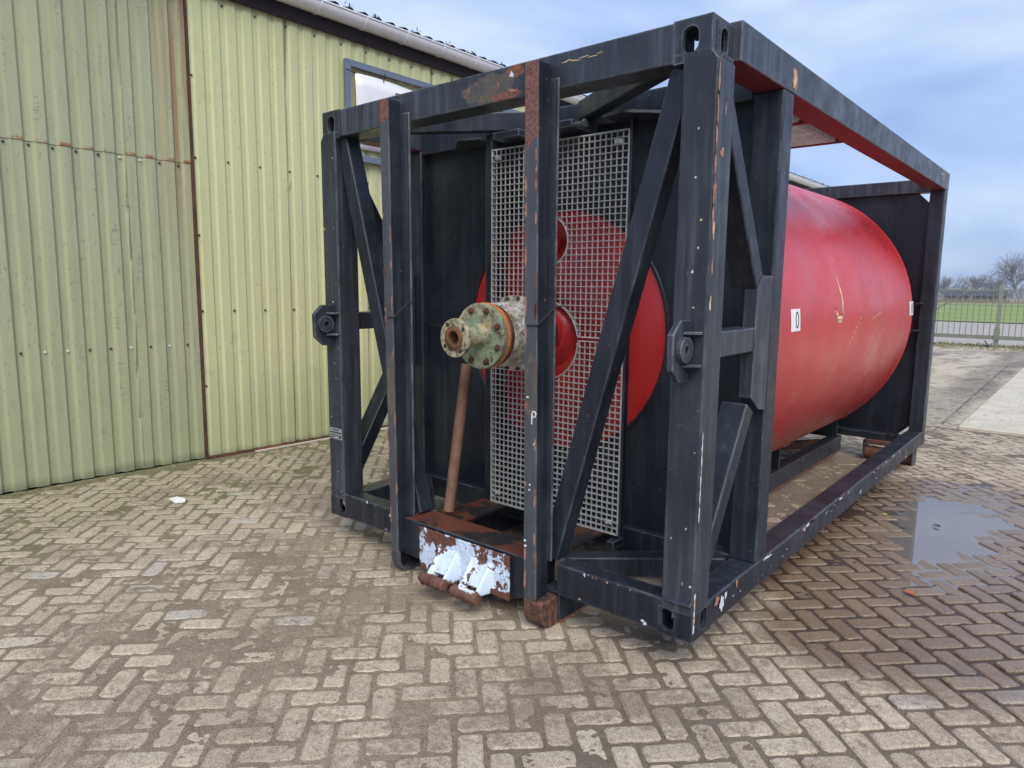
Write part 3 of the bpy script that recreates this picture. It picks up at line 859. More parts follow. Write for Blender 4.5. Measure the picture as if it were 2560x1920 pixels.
# castings
IN = .031
c1 = casting(W - .190, W - IN, 0, .195, 2.3355, H, -1, 1, 2.382, .108, 2.383)
casting(IN, .190, 0, .195, 2.3355, H, -1, -1, .113, .108, 2.383)
casting(W - .160, W, 0, .178, 0, .122, -1, 1, 2.384, .110, .071, mat=BLACK)
casting(0, .160, 0, .178, 0, .122, -1, -1, .116, .110, .071, mat=BLACK)
# raised cast lettering on the right casting
mt = Matrix(((0, 0, 1, W - IN + .0005), (0, 1, 0, 0), (1, 0, 0, 0), (0, 0, 0, 1)))
def side_text(body, size, y, z, rot=90):
    m = Matrix.Translation((W - IN, y, z)) @ Matrix(((0, 0, 1, 0), (1, 0, 0, 0), (0, 1, 0, 0), (0, 0, 0, 1))) @ Matrix.Rotation(R(rot), 4, 'Z')
    return text_obj('cast_lettering', body, size, INK, c1, m, .0012)
side_text('STANCODUI', .019, .035, 2.385); side_text('1  6  153', .017, .062, 2.388); side_text('OCTI5-7', .019, .150, 2.375)
# corner posts with sloped shoulder under the upper casting
def rr_poly(x0, x1, y0, y1, r, n=4):
    pts = []
    for cx, cy, a0 in ((x1 - r, y0 + r, -90), (x1 - r, y1 - r, 0), (x0 + r, y1 - r, 90), (x0 + r, y0 + r, 180)):
        for k in range(n + 1): a = R(a0 + 90 * k / n); pts.append((cx + r * math.cos(a), cy + r * math.sin(a)))
    return pts
def front_post(x0, x1, out):
    b = MB(); P = rr_poly(x0, x1, 0, .150, .011); n = len(P)
    xa, xb = (x0, x1 - IN) if out > 0 else (x0 + IN, x1)
    Q = rr_poly(xa, xb, 0, .150, .006)
    lv = [(P, .1222), (P, 2.299), (Q, 2.3353)]
    vs = [(x, y, z) for pl, z in lv for x, y in pl]
    b.add(vs, [(k * n + i, k * n + (i + 1) % n, (k + 1) * n + (i + 1) % n, (k + 1) * n + i) for k in range(2) for i in range(n)])
    if out > 0: b.box(x0 - .040, x0 + .004, .001, .19, 2.303, 2.335); b.box(x0, x1 - IN, .151, .195, 2.303, 2.335)
    else: b.box(x1 - .004, x1 + .040, .001, .19, 2.303, 2.335); b.box(x0 + IN, x1, .151, .195, 2.303, 2.335)
    return b.build('corner_post', BLACK2, TC)
front_post(W - .147, W, 1); front_post(0, .147, -1)
# front top rail, side rails painted red underneath, bottom rails
MB().box(.172, W - .172, .002, .148, 2.309, 2.457).build('top_rail', TOPR, TC, .006)
def top_side(x0, x1):
    b = MB(); y0, y1, z0, z1 = .1955, L, 2.332, 2.482
    b.box(x0, x1, y0, y1, z0, z1)
    b.mi[0] = 1
    return b.build('side_top_rail', [BLACK2, REDU], TC, .006)
top_side(W - .14, W); top_side(0, .14)
MB().box(1.802, W - .142, .003, .105, .002, .156).build('front_bottom_rail', BLACK, TC, .008)
MB().box(.142, .70, .003, .105, .002, .156).build('front_bottom_rail', BLACK, TC, .008)
for x0 in (W - .13, 0): MB().box(x0 + (.003 if x0 < 1 else 0), x0 + .13 - (.003 if x0 > 1 else 0), .160, L - .115, .002, .131).build('side_bottom_rail', BLACK, TC, .007)
# second frame
for x0 in (W - .139, -.001): MB().box(x0, x0 + .14, .68, .81, .1315, 2.3315).build('inner_post', BLACK, TC, .012, 3)
MB().box(.1395, W - .1395, .682, .808, 2.305, 2.440).build('bulkhead_top_beam', BLACK, TC, .010)
MB().box(.1305, W - .1305, .69, .80, .002, .142).build('bulkhead_bottom_beam', BLACK, TC, .008)
# front K braces
for sgn in (1, -1):
    fx_ = (lambda x: W - x) if sgn > 0 else (lambda x: x)
    p = Vector((fx_(.162), .082, 2.300)); q = Vector((fx_(.770), .082, .160))
    MB().beam(p, q, .098, .100, (0, 1, 0)).build('front_diagonal', BLACK, TC, .010, 3)
# side K braces, struts, gussets
for side in (1, 0):
    xo = (W - .103, W - .006) if side else (.006, .103)
    xc = (W - .067) if side else .067
    MB().beam((xc, .035, 2.315), (xc, .548, 1.478), .088, .12, (1, 0, 0)).build('side_diagonal', BLACK, TC, .008, 3)
    MB().beam((xc, .025, .135), (xc, .515, .925), .088, .12, (1, 0, 0)).build('side_diagonal', BLACK, TC, .008, 3)
    MB().box(xo[0], xo[1], .1505, .60, 1.180, 1.286).build('side_strut', BLACK2, TC, .006)
    gx = W - .062 if side else .002
    MB().prism([(gx, .51, 1.455), (gx, .565, 1.515), (gx, .679, 1.515), (gx, .679, .895), (gx, .600, .905), (gx, .505, .970)], (.06, 0, 0)).build('gusset_plate', BLACK2, TC, .003, 1)
# bulkhead with round opening
def bulkhead(y, x0, x1, z0, z1, ch, r, name, thick=.012):
    clip = [(ch, 0), (x1 - x0 - ch, 0), (x1 - x0, ch), (x1 - x0, z1 - z0 - ch), (x1 - x0 - ch, z1 - z0), (ch, z1 - z0), (0, z1 - z0 - ch), (0, ch)]
    n = 72; hole = [(CX - x0 + r * math.cos(2 * math.pi * k / n), CZ - z0 + r * math.sin(2 * math.pi * k / n)) for k in range(n)]
    b = MB(); plate_hole(b, (x0, y, z0), (1, 0, 0), (0, 0, 1), 0, 0, hole, thick, clip=clip)
    return b.build(name, BLACKP, TC)
bulkhead(.742, .085, W - .085, .125, 2.315, .09, .690, 'front_bulkhead')
b = MB(); b.lathe([(.741, .690), (.736, .692), (.733, .700), (.736, .708), (.741, .711)], CX, CZ, 72); b.build('opening_rim', BLACKP, TC)
bulkhead(4.862, .115, W - .115, .068, 2.32, .105, .690, 'rear_bulkhead')
# rear frame
for x0 in (W - .122, .002): MB().box(x0, x0 + .12, 4.79, L - .002, .1315, 2.3315).build('rear_post', BLACK, TC, .008)
MB().box(.1405, W - .1405, 4.792, 4.915, 2.318, 2.436).build('rear_top_beam', BLACK2, TC, .006)
MB().box(.1305, W - .1305, 4.795, 4.90, -.002, .067).build('rear_bottom_beam', BLACK, TC, .006)
for x0 in (0.002, W - .132): MB().box(x0, x0 + .13, L - .130, L - .004, .0, .131).build('rear_corner_block', BLACK, TC, .006)
for x0 in (W - .185, .095):
    for z in (1.076, 1.322): MB().box(x0, x0 + .09, 4.66, 4.79, z - .005, z + .005).build('bulkhead_rib', BLACKP, TC)
# tank shell with dished ends
def dish_profile(y_t, sgn, Rr=1.15, crown=2.3, kn=.23, n1=14, n2=8):
    """from centre out to the tangent line; apex at y_t + sgn*h"""
    hc = math.sqrt((crown - kn) ** 2 - (Rr - kn) ** 2); h = crown - hc
    al = math.asin((Rr - kn) / (crown - kn)); pts = []
    for k in range(n1 + 1):
        a = al * k / n1; pts.append((crown * math.cos(a) - hc, crown * math.sin(a)))
    for k in range(1, n2 + 1):
        a = al + (math.pi / 2 - al) * k / n2; pts.append((kn * math.cos(a), Rr - kn + kn * math.sin(a)))
    return [(y_t + sgn * d, max(r, .0005)) for d, r in pts]
pf = dish_profile(1.085, -1)
pr = dish_profile(4.355, 1)
b = MB()
cyl_y = np.linspace(1.085, 4.355, 12)
b.lathe([(y, 1.15) for y in cyl_y], CX, CZ, 128)
b.lathe(pf[::-1][0:1] + pf[::-1][1:], CX, CZ, 128) if False else None
tank = b.build('tank_shell', RED, TC, recalc=False)
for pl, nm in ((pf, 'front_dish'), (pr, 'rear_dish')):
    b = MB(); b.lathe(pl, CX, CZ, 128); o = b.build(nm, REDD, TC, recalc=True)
for y in (1.097, 4.345):
    b = MB(); b.lathe([(y - .009, 1.1495), (y - .004, 1.1525), (y + .004, 1.1525), (y + .009, 1.1495)], CX, CZ, 128); b.build('weld_seam', RED, tank)
def shell_pt(y, z, off=.0012):
    a = math.asin((z - CZ) / 1.15); return Vector((CX + (1.15 + off) * math.cos(a), y, CZ + (1.15 + off) * math.sin(a)))
def shell_patch(b, poly, off=.0012, mi=0):
    cy = sum(p[0] for p in poly) / len(poly); cz = sum(p[1] for p in poly) / len(poly)
    n = len(poly); b.add([shell_pt(y, z, off) for y, z in poly] + [shell_pt(cy, cz, off)], [(i, (i + 1) % n, n) for i in range(n)], mi, True)
for y0 in (1.268, 4.255):
    b = MB()
    for k in range(4):
        za, zb = 1.226 + .121 * k / 4, 1.226 + .121 * (k + 1) / 4
        b.add([shell_pt(y0, za), shell_pt(y0 + .148, za), shell_pt(y0 + .148, zb), shell_pt(y0, zb)], [(0, 1, 2, 3)], 0)
    n = 20; yc, zc = y0 + .098, 1.287
    o1 = [(yc + .026 * math.copysign(abs(math.cos(2 * math.pi * k / n)) ** .8, math.cos(2 * math.pi * k / n)), zc + .046 * math.sin(2 * math.pi * k / n)) for k in range(n)]
    o2 = [(yc + (p[0] - yc) * .58, zc + (p[1] - zc) * .80) for p in o1]
    vs = [shell_pt(p[0], p[1], .0022) for p in o1 + o2]
    b.add(vs, [(k, (k + 1) % n, n + (k + 1) % n, n + k) for k in range(n)], 1)
    b.build('number_label', [STICK, INK], tank)
# paint scars on the shell
b = MB()
def blob(cy, cz, ry, rz, n=22, jit=.3, seed=0):
    r = random.Random(seed * 7 + 3); h = [(k, r.uniform(-1, 1) * jit / (k ** .55), r.uniform(0, 6.28)) for k in range(2, 9)]; out = []
    n = max(n, 22) if ry + rz > .02 else n
    for k in range(n):
        a = 2 * math.pi * k / n; q = 1 + .55 * sum(v * math.sin(kk * a + p) for kk, v, p in h); out.append((cy + ry * math.cos(a) * q, cz + rz * math.sin(a) * q))
    return out
shell_patch(b, [(2.178, 1.555), (2.205, 1.50), (2.240, 1.45), (2.262, 1.37), (2.248, 1.30), (2.228, 1.285), (2.240, 1.33), (2.228, 1.39), (2.205, 1.45), (2.182, 1.50)])
shell_patch(b, [(2.255, 1.30), (2.20, 1.262), (2.13, 1.27), (2.10, 1.31), (2.085, 1.345), (2.10, 1.29), (2.14, 1.245), (2.21, 1.24)])
for q in range(7): shell_patch(b, blob(3.0 + q * .035, 1.24 + .006 * q, .016, .004, 8, .4, q))
for q in range(6): shell_patch(b, blob(2.45 + q * .045, 1.10 + .032 * q, .012, .008, 8, .5, 20 + q))
for q in range(9): shell_patch(b, blob(2.05 + q * .02, .72 + .026 * q, .003, .016, 8, .3, 40 + q))
r_ = random.Random(5)
for q in range(10): shell_patch(b, blob(r_.uniform(2.2, 3.9), r_.uniform(1.5, 2.15), .006, .010, 8, .3, 60 + q))
b.build('paint_scars', CREAM, tank)['kind'] = 'stuff'
b = MB()
for q in range(26): shell_patch(b, blob(r_.uniform(2.3, 4.2), r_.uniform(2.05, 2.29), .012 * r_.uniform(.6, 1.3), .010 * r_.uniform(.5, 1.5), 8, .3, 90 + q))
b.build('dents', m_flat('dark_red_dent', (.14, .02, .025), .4), tank)['kind'] = 'stuff'
# saddles and red pads
for y in (1.45, 3.0, 4.595):
    poly = []
    for k in range(13):
        x = 1.80 - 1.10 * k / 12; poly.append((x, y, CZ - math.sqrt(1.153 ** 2 - (x - CX) ** 2)))
    poly += [(.70, y, .003), (1.80, y, .003)]
    MB().prism(poly, (0, .014, 0)).build('saddle_plate', BLACK, TC)
    b = MB(); n = 26
    for k in range(n):
        a0 = -math.pi / 2 + (k - n / 2) / n * 1.06; a1 = -math.pi / 2 + (k + 1 - n / 2) / n * 1.06
        q = []
        for yy in (y - .015, y + .16):
            for a in (a0, a1):
                for rr in (1.1515, 1.160): q.append((CX + rr * math.cos(a), yy, CZ + rr * math.sin(a)))
        b.add(q, [(1, 3, 7, 5), (0, 1, 5, 4), (0, 2, 3, 1), (4, 5, 7, 6), (2, 6, 7, 3)])
    b.build('saddle_pad', RED, TC)
# boss, nozzle and flanges on the front of the tank
def ring_y(name, y0, y1, r, mat, parent=TC, ri=0., n=48, bev=.003):
    b = MB()
    if ri: b.lathe([(y0, ri), (y0, r), (y1, r), (y1, ri), (y0, ri)], CX, 1.205, n)
    else: b.lathe([(y0, .0005), (y0, r), (y1, r), (y1, .0005)], CX, 1.205, n)
    o = b.build(name, mat, parent, 0, recalc=True)
    for p in o.data.polygons: p.use_smooth = abs(p.normal.y) < .5
    e = o.modifiers.new('bevel', 'BEVEL'); e.width = bev; e.segments = 2; e.limit_method = 'ANGLE'
    return o
def bolts(y, rad, n, r, mat, parent, a0=0., h=.016, nm='bolt'):
    for k in range(n):
        a = a0 + 2 * math.pi * k / n; p = Vector((CX + rad * math.cos(a), y, 1.205 + rad * math.sin(a)))
        b = MB(); b.cyl(p, p - Vector((0, .004, 0)), r * 1.45, 12, smooth=False); b.cyl(p - Vector((0, .004, 0)), p - Vector((0, h, 0)), r, 6, smooth=False); b.cyl(p - Vector((0, h, 0)), p - Vector((0, h + .008, 0)), r * .5, 8, smooth=False)
        b.build(nm, mat, parent)
ring_y('tank_boss', .53, .70, .135, REDD, bev=.006)
b = MB(); b.lathe([(.585, .135), (.592, .150), (.625, .175), (.66, .225)], CX, 1.205, 48); b.build('boss_reinforcement', REDD, TC, recalc=True)
df = ring_y('dark_flange', .475, .53, .150, m_flat('dark_flange_steel', (.04, .032, .03), .5)); bolts(.475, .128, 12, .009, STICK, df)
b = MB(); b.lathe([(.145, .158), (.16, .166), (.26, .172), (.318, .176)], CX, 1.205, 56); b.lathe([(.349, .17), (.475, .165)], CX, 1.205, 56); b.build('pipe_body', FLW, TC, recalc=True)
rf = ring_y('rear_pipe_flange', .320, .348, .204, FLW); bolts(.320, .191, 16, .0075, RUST, rf, .2)
ring_y('backing_ring', .112, .146, .163, RUST)
ring_y('orange_gasket', .088, .112, .170, ORANGE)
bf = ring_y('blind_flange', .052, .087, .168, FLG); bolts(.052, .138, 8, .0125, RUST, bf, R(22.5))
b = MB(); b.lathe([(-.103, .046), (-.02, .047), (.02, .050), (.052, .066)], CX, 1.205, 32); b.build('nozzle_neck', FLG, TC, recalc=True)
sfl = ring_y('nozzle_flange', -.128, -.102, .096, FLS, ri=.036)
b = MB(); b.lathe([(-.134, .036), (-.134, .058), (-.128, .061)], CX, 1.205, 32); b.lathe([(-.134, .036), (.05, .036)], CX, 1.205, 32); b.build('raised_face', RAISED, TC)
b = MB()
for k in range(4):
    a = R(35) + math.pi / 2 * k; p = Vector((CX + .077 * math.cos(a), -.1286, 1.205 + .077 * math.sin(a))); b.cyl(p, p + Vector((0, .0004, 0)), .011, 12)
b.build('bolt_hole', INK, sfl)
# small second nozzle above
b = MB(); b.lathe([(.575, .0005), (.575, .062), (.64, .062)], 1.26, 1.70, 32); b.build('upper_nozzle', REDD, TC, recalc=True)

# steel grating guards
GX0, GX1, GY0, GY1 = .872, 1.785, .565, .590
cuts = [(1.284, 1.158, .218), (1.288, 1.704, .136)]
def spans(lo, hi, fixed, axis):
    seg = [(lo, hi)]
    for cx, cz, r in cuts:
        a, c_ = (fixed - cx, cz) if axis == 'z' else (fixed - cz, cx)
        if abs(a) < r:
            h = math.sqrt(r * r - a * a); new = []
            for s0_, s1_ in seg:
                if s1_ <= c_ - h or s0_ >= c_ + h: new.append((s0_, s1_)); continue
                if s0_ < c_ - h: new.append((s0_, c_ - h))
                if s1_ > c_ + h: new.append((c_ + h, s1_))
            seg = new
    return [s_ for s_ in seg if s_[1] - s_[0] > .004]
def grating(z0, z1):
    b = MB(); p = .0334; nx = round((GX1 - GX0) / p); nz = round((z1 - z0) / p); t2 = .0016
    for k in range(nx + 1):
        x = GX0 + (GX1 - GX0) * k / nx; t_ = .0028 if k in (0, nx) else t2
        for a, c_ in spans(z0, z1, x, 'z'): b.box(x - t_, x + t_, GY0 + .001, GY0 + (.011 if t_ < .0025 else .026), a, c_)
    for k in range(nz + 1):
        z = z0 + (z1 - z0) * k / nz; t_ = .0028 if k in (0, nz) else t2
        for a, c_ in spans(GX0, GX1, z, 'x'): b.box(a, c_, GY0, GY1 - .001, z - t_, z + t_)
    for cx, cz, r in cuts:
        n = 40
        for k in range(n):
            a0, a1 = 2 * math.pi * k / n, 2 * math.pi * (k + 1) / n
            zc = cz + r * math.sin((a0 + a1) / 2)
            if not (z0 < zc < z1): continue
            q = [(cx + rr * math.cos(a), y, cz + rr * math.sin(a)) for y in (GY0 - .001, GY1 + .001) for a in (a0, a1) for rr in (r - .002, r + .003)]
            b.add(q, [(0, 1, 3, 2), (4, 6, 7, 5), (0, 2, 6, 4), (1, 5, 7, 3)])
    return b.build('grating_panel', GALV, TC)
grating(1.188, 2.235); grating(.132, 1.166)
for x, z in ((.93, 2.185), (1.73, 2.18), (1.735, .20), (.935, .20), (1.73, 1.30)):
    b = MB(); b.box(x - .022, x + .022, .553, .5645, z - .013, z + .013); b.cyl((x, .555, z), (x, .541, z), .008, 6, smooth=False); b.build('grating_clip', GALV, TC, .003, 1)
for x0, x1, y1 in ((.818, .868, .741), (1.789, 1.801, .615)): MB().box(x0, x1, .570, y1, .10, 2.33).build('guard_upright', BLACKP, TC, .004)
b = MB(); b.box(1.764, 1.806, .5, .60, .075, .117); b.box(1.769, 1.801, .499, .501, .080, .112, 1); b.build('square_tube_stub', [BLACK, INK], TC, .003)
b = MB(); b.box(.80, .842, .5, .60, .075, .117); b.box(.805, .837, .499, .501, .080, .112, 1); b.build('square_tube_stub', [RUST, INK], TC, .003)
# top bracing between front frame and bulkhead
for sgn in (1, -1):
    fx_ = (lambda x: W - x) if sgn > 0 else (lambda x: x)
    MB().beam((fx_(.25), .150, 2.385), (fx_(1.06), .675, 2.385), .08, .10).build('top_brace', BLACK, TC, .006)
    MB().prism([(fx_(.70), .455, 2.292), (fx_(.83), .50, 2.292), (fx_(.83), .681, 2.292), (fx_(.45), .681, 2.292)], (0, 0, .012)).build('top_gusset', BLACK2, TC)
    MB().box(min(fx_(.98), fx_(1.17)), max(fx_(.98), fx_(1.17)), .45, .681, 2.262, 2.30).build('bracket_plate', BLACK, TC, .004)
b = MB(); b.cyl((1.53, .46, 2.27), (1.582, .46, 2.27), .013, 8, smooth=False); b.cyl((1.585, .46, 2.27), (1.598, .46, 2.27), .021, 6, smooth=False); b.build('bracket_bolt', SCREW, TC)
# bottom bracing
for sgn in (1, -1):
    fx_ = (lambda x: W - x) if sgn > 0 else (lambda x: x)
    MB().beam((fx_(.75), .15, .095), (fx_(.16), .66, .095), .10, .10).build('bottom_brace', BLACK, TC, .006)
    MB().prism([(fx_(.80), .15, .118), (fx_(1.0), .15, .118), (fx_(1.0), .60, .118), (fx_(.80), .689, .118)], (0, 0, .012)).build('floor_plate', BEAMT, TC)
# cross beam between the hook posts, white-painted coupling plate, pins
b = MB(); b.box(.776, 1.690, -.048, .145, -.055, .160); b.mi[1] = 1; b.build('cross_beam', [BLACK, BEAMT], TC, .006)
gx = np.linspace(.925, 1.572, 110); gz = np.linspace(.150, -.072, 60)
GXX, GZZ = np.meshgrid(gx, gz)
EARS = ((1.070, 1.245), (1.300, 1.475))
dep = .012 + .016 * np.clip((.118 - GZZ) / .012, 0, 1) * np.clip((1.505 - GXX) / .01, 0, 1) * np.clip((GXX - .945) / .012, 0, 1)
dep = dep + .010 * np.exp(-((GZZ - .125) / .010) ** 2) * np.clip((1.50 - GXX) / .02, 0, 1) + .014 * np.exp(-((GXX - 1.525) / .013) ** 2)
dep = dep + .008 * np.exp(-((GXX - 1.272) / .012) ** 2) * np.clip((.03 - GZZ) / .05, 0, 1)
for x0, x1 in EARS:
    rl, rr = x0 + .030, x1 - .030
    lean = .10 * (GZZ + .06)
    X_ = GXX + lean * .35
    prof = np.maximum.reduce([np.exp(-((X_ - rl) / .015) ** 2), np.exp(-((X_ - rr) / .015) ** 2), .70 * ((X_ > rl) & (X_ < rr))])
    tt = np.clip((.085 - GZZ) / .135, 0, 1)
    hollow = np.clip((-.030 - GZZ) / .03, 0, 1) * ((X_ > rl + .018) & (X_ < rr - .018))
    dep = np.maximum(dep, .028 + (.122 * tt ** 1.05) * prof * (1 - .8 * hollow))
dep = dep + .006 * (fbm(GXX * 60, GZZ * 45, 201, 4) - .5) + .004 * (fbm(GXX * 160, GZZ * 120, 211, 2) - .5)
zz = GZZ + np.where(GZZ < -.03, (fbm(GXX * 22, GXX * 0 + 3, 221, 3) - .5) * .045 * (-.03 - GZZ) / .042, 0)
b = MB(); nx_, nz_ = len(gx), len(gz)
b.v = [(float(GXX[j, i]), float(-.0487 - dep[j, i]), float(zz[j, i])) for j in range(nz_) for i in range(nx_)]
for j in range(nz_ - 1):
    for i in range(nx_ - 1):
        k = j * nx_ + i; b.f.append((k, k + nx_, k + nx_ + 1, k + 1)); b.mi.append(0); b.sm.append(True)
cp = b.build('coupling_plate', WRUST, TC); sd = cp.modifiers.new('thickness', 'SOLIDIFY'); sd.thickness = .010; sd.offset = -1
for x0, x1 in EARS:
    b = MB()
    seg = 14; ring = 16
    for q in range(seg + 1):
        x = x0 + (x1 - x0) * q / seg; r0 = .030 * (.86 if q in (0, seg) else 1) + .004 * math.sin(q * 2.3 + x0 * 9)
        for k in range(ring): a = 2 * math.pi * k / ring; b.v.append((x, -.196 + r0 * math.cos(a) * (1 + .08 * math.sin(3 * a + q)), -.058 + r0 * math.sin(a)))
    for q in range(seg):
        for k in range(ring): b.f.append((q * ring + k, q * ring + (k + 1) % ring, (q + 1) * ring + (k + 1) % ring, (q + 1) * ring + k)); b.mi.append(0); b.sm.append(True)
    b.f += [tuple(range(ring))[::-1], tuple(range(seg * ring, seg * ring + ring))]; b.mi += [0, 0]; b.sm += [False, False]
    b.build('coupling_pin', PINM, TC, recalc=True)
    if x0 > 1.2:
        b = MB()
        for k in range(9): x = x0 + .05 + .011 * k; b.cyl((x, -.200 - .004 * (k % 2), -.0285), (x + .014, -.206, -.0295), .007 + .002 * (k % 3), 8)
        b.build('paint_drips', WPAINT, TC)
# hook posts: front tube, flat bar behind, curved sled foot
def hook_post(xa_t, xb_t, xa_b, xb_b, zlo, flat_x1, rustfoot):
    b = MB(); z1 = 2.415; y0, y1 = -.100, -.0115
    a = [(xa_b, y0, zlo), (xb_b, y0, zlo), (xb_b, y1, zlo), (xa_b, y1, zlo)]
    c_ = [(xa_t, y0, z1), (xb_t, y0, z1), (xb_t, y1, z1), (xa_t, y1, z1)]
    b.add(a + c_, [(3, 2, 1, 0), (4, 5, 6, 7), (0, 1, 5, 4), (1, 2, 6, 5), (2, 3, 7, 6), (3, 0, 4, 7)], 0)
    b.mi = [1, 0, 0, 1, 1, 1]
    hp = b.build('hook_post', [HOOKM, BLACK], TC, .004)
    MB().box(xa_t + .02, flat_x1, -.0110, .0005, .162, 2.352).build('post_backing_bar', BLACK2, TC, .003, 1)
    return hp
hook_post(.676, .750, .712, .774, -.03, .808, False)
hpR = hook_post(1.660, 1.735, 1.684, 1.759, -.012, 1.778, True)
t = NT('rusty_shoe_paint'); n = t.noise(5, 7, .7); n2 = t.noise(40, 5, .7)
c = t.mix(t.ramp(n, .44, .54), (.022, .022, .024), t.mix(t.ramp(n2, .35, .65), (.065, .030, .022), (.17, .075, .05)))
c = t.mix(t.math('MULTIPLY', t.edge(), t.ramp(n, .4, .6, .2, .9)), c, (.16, .07, .045))
t.bump(n2, .25, .004); SHOEM = t.done(c, .6)
# right foot block and runner beams
b = MB(); b.prism([(1.682, -.104, -.0125), (1.682, -.104, -.078), (1.682, -.096, -.110), (1.682, -.076, -.138), (1.682, -.046, -.155), (1.682, -.010, -.1595), (1.682, .03, -.1595), (1.682, .03, -.0125)], (.116, 0, 0)); b.build('runner_shoe', SHOEM, TC, .012, 3)
pth = [(-.100, -.0305), (-.100, -.075), (-.094, -.104), (-.080, -.130), (-.058, -.148), (-.03, -.158), (.16, -.159)]
b = MB()
for (ya, za), (yb, zb) in zip(pth[:-1], pth[1:]):
    d = Vector((0, yb - ya, zb - za)).normalized(); nn = Vector((0, -d.z, d.y)) * .014
    b.add([(x, ya + dy, za + dz) for x in (.713, .775) for dy, dz in ((0, 0), (nn.y, nn.z))] + [(x, yb + dy, zb + dz) for x in (.713, .775) for dy, dz in ((0, 0), (nn.y, nn.z))],
          [(0, 2, 6, 4), (1, 5, 7, 3), (0, 4, 5, 1), (2, 3, 7, 6), (0, 1, 3, 2), (4, 6, 7, 5)])
b.build('runner_shoe', m_black('rusty_strip_paint', .15, 1., .02), TC, recalc=True)
MB().prism([(.714, -.086, -.031), (.714, -.086, -.085), (.714, -.07, -.125), (.714, -.03, -.145), (.714, .14, -.145), (.714, .14, -.031)], (.012, 0, 0)).build('shoe_web', BLACK, TC)
b = MB(); b.box(.727, .800, -.03, .05, -.060, -.050); b.build('shoe_stiffener', BLACK2, TC)
RUN = m_black('runner_beam_paint', .06, .7)
for x0 in (1.700, .690):
    b = MB(); ya = .0305 if x0 > 1 else .1605; b.box(x0, x0 + .10, ya, 4.78, -.150, -.0005); b.box(x0 - .004, x0 + .104, ya, 4.78, -.1585, -.1505, 1); b.build('runner_beam', [RUN, RUSTO], TC, .004)
for (xa, ya), (xb, yb) in (((1.70, 3.1), (.79, 4.5)), ((.79, 3.1), (1.70, 4.5)), ((.79, 2.9), (1.70, 2.9)), ((.79, 1.5), (1.70, 1.5))):
    MB().beam((xa, ya, -.05 if ya != yb else -.08), (xb, yb, -.05 if ya != yb else -.08), .08, .07).build('runner_cross_brace', RUST, TC, .004)
# rear rollers
for x0 in (2.01, .05):
    for xx in (x0 + .006, x0 + .425):
        MB().prism([(xx, 4.70, -.003), (xx, 4.90, -.003), (xx, 4.89, -.20), (xx, 4.72, -.20)], (.012, 0, 0)).build('roller_bracket', RUN, TC)
    b = MB(); b.cyl((x0 + .02, 4.79, -.135), (x0 + .423, 4.79, -.135), .066, 24); b.build('rear_roller', RUST, TC)
    MB().box(x0 + .02, x0 + .422, 4.74, 4.86, -.045, -.004).build('roller_cap', RUST, TC, .006)
# walkway grating on top of the frame
b = MB()
for k in range(50): y = .86 + 1.20 * k / 49; b.box(1.02, 2.325, y - .002, y + .002, 2.338, 2.366)
for k in range(40): x = 1.02 + 1.305 * k / 39; b.box(x - .0015, x + .0015, .86, 2.06, 2.352, 2.365)
b.build('walkway_grating', GALV, TC)
for y0 in (.825, 1.42, 2.064): MB().box(.1405, 2.3595, y0, y0 + .034, 2.333, 2.375).build('walkway_bearer', REDU, TC)
# lifting lugs on both front posts
LUGM = m_black('worn_lug_paint', .06, 1., .0, .5)
def lug(x):
    o = MB().prism([(x - .028, -.0005, 1.090), (x - .028, -.080, 1.092), (x - .028, -.140, 1.146), (x - .028, -.143, 1.282), (x - .028, -.085, 1.336), (x - .028, -.0005, 1.338)], (.028, 0, 0)).build('lifting_lug', LUGM, TC, .005)
    b = MB(); n = 28
    c0 = Vector((x + .0005, -.072, 1.222))
    vs = []
    for dx, r in ((0, .052), (.022, .050), (.022, .018), (0, .018)):
        for k in range(n): a = 2 * math.pi * k / n; vs.append((c0.x + dx, c0.y + r * math.cos(a), c0.z + r * math.sin(a)))
    b.add(vs, [(q * n + k, q * n + (k + 1) % n, (q + 1) * n + (k + 1) % n, (q + 1) * n + k) for q in range(3) for k in range(n)])
    b.add([(x + .001, c0.y + .018 * math.cos(2 * math.pi * k / n), c0.z + .018 * math.sin(2 * math.pi * k / n)) for k in range(n)], [tuple(range(n))], 1)
    b.build('lug_bush', [BLACK2, INK], o, recalc=False)
    for z in (1.152, 1.280): MB().prism([(x + .0005, -.0005, z), (x + .052, -.0005, z), (x + .052, -.020, z), (x + .0005, -.066, z)], (0, 0, .011)).build('lug_rib', BLACK2, o, .002, 1)
lug(2.436); lug(.094)
# name plate
b = MB(); b.box(.016, .138, -.0025, -.0003, .498, .568); npl = b.build('name_plate', m_flat('aluminium_plate', (.40, .41, .43), .4, .15, 40, .4), TC)
mtx = lambda x, z: Matrix.Translation((x, -.0028, z)) @ Matrix(((1, 0, 0, 0), (0, 0, -1, 0), (0, 1, 0, 0), (0, 0, 0, 1)))
b = MB(); b.box(.022, .132, -.0031, -.0026, .536, .544); b.box(.022, .06, -.0031, -.0026, .506, .512); b.box(.022, .10, -.0031, -.0026, .520, .525); b.box(.106, .116, -.0031, -.0026, .506, .524); b.box(.120, .130, -.0031, -.0026, .506, .524); b.box(.045, .105, -.0031, -.0026, .553, .560)
b.build('plate_printing', INK, npl)
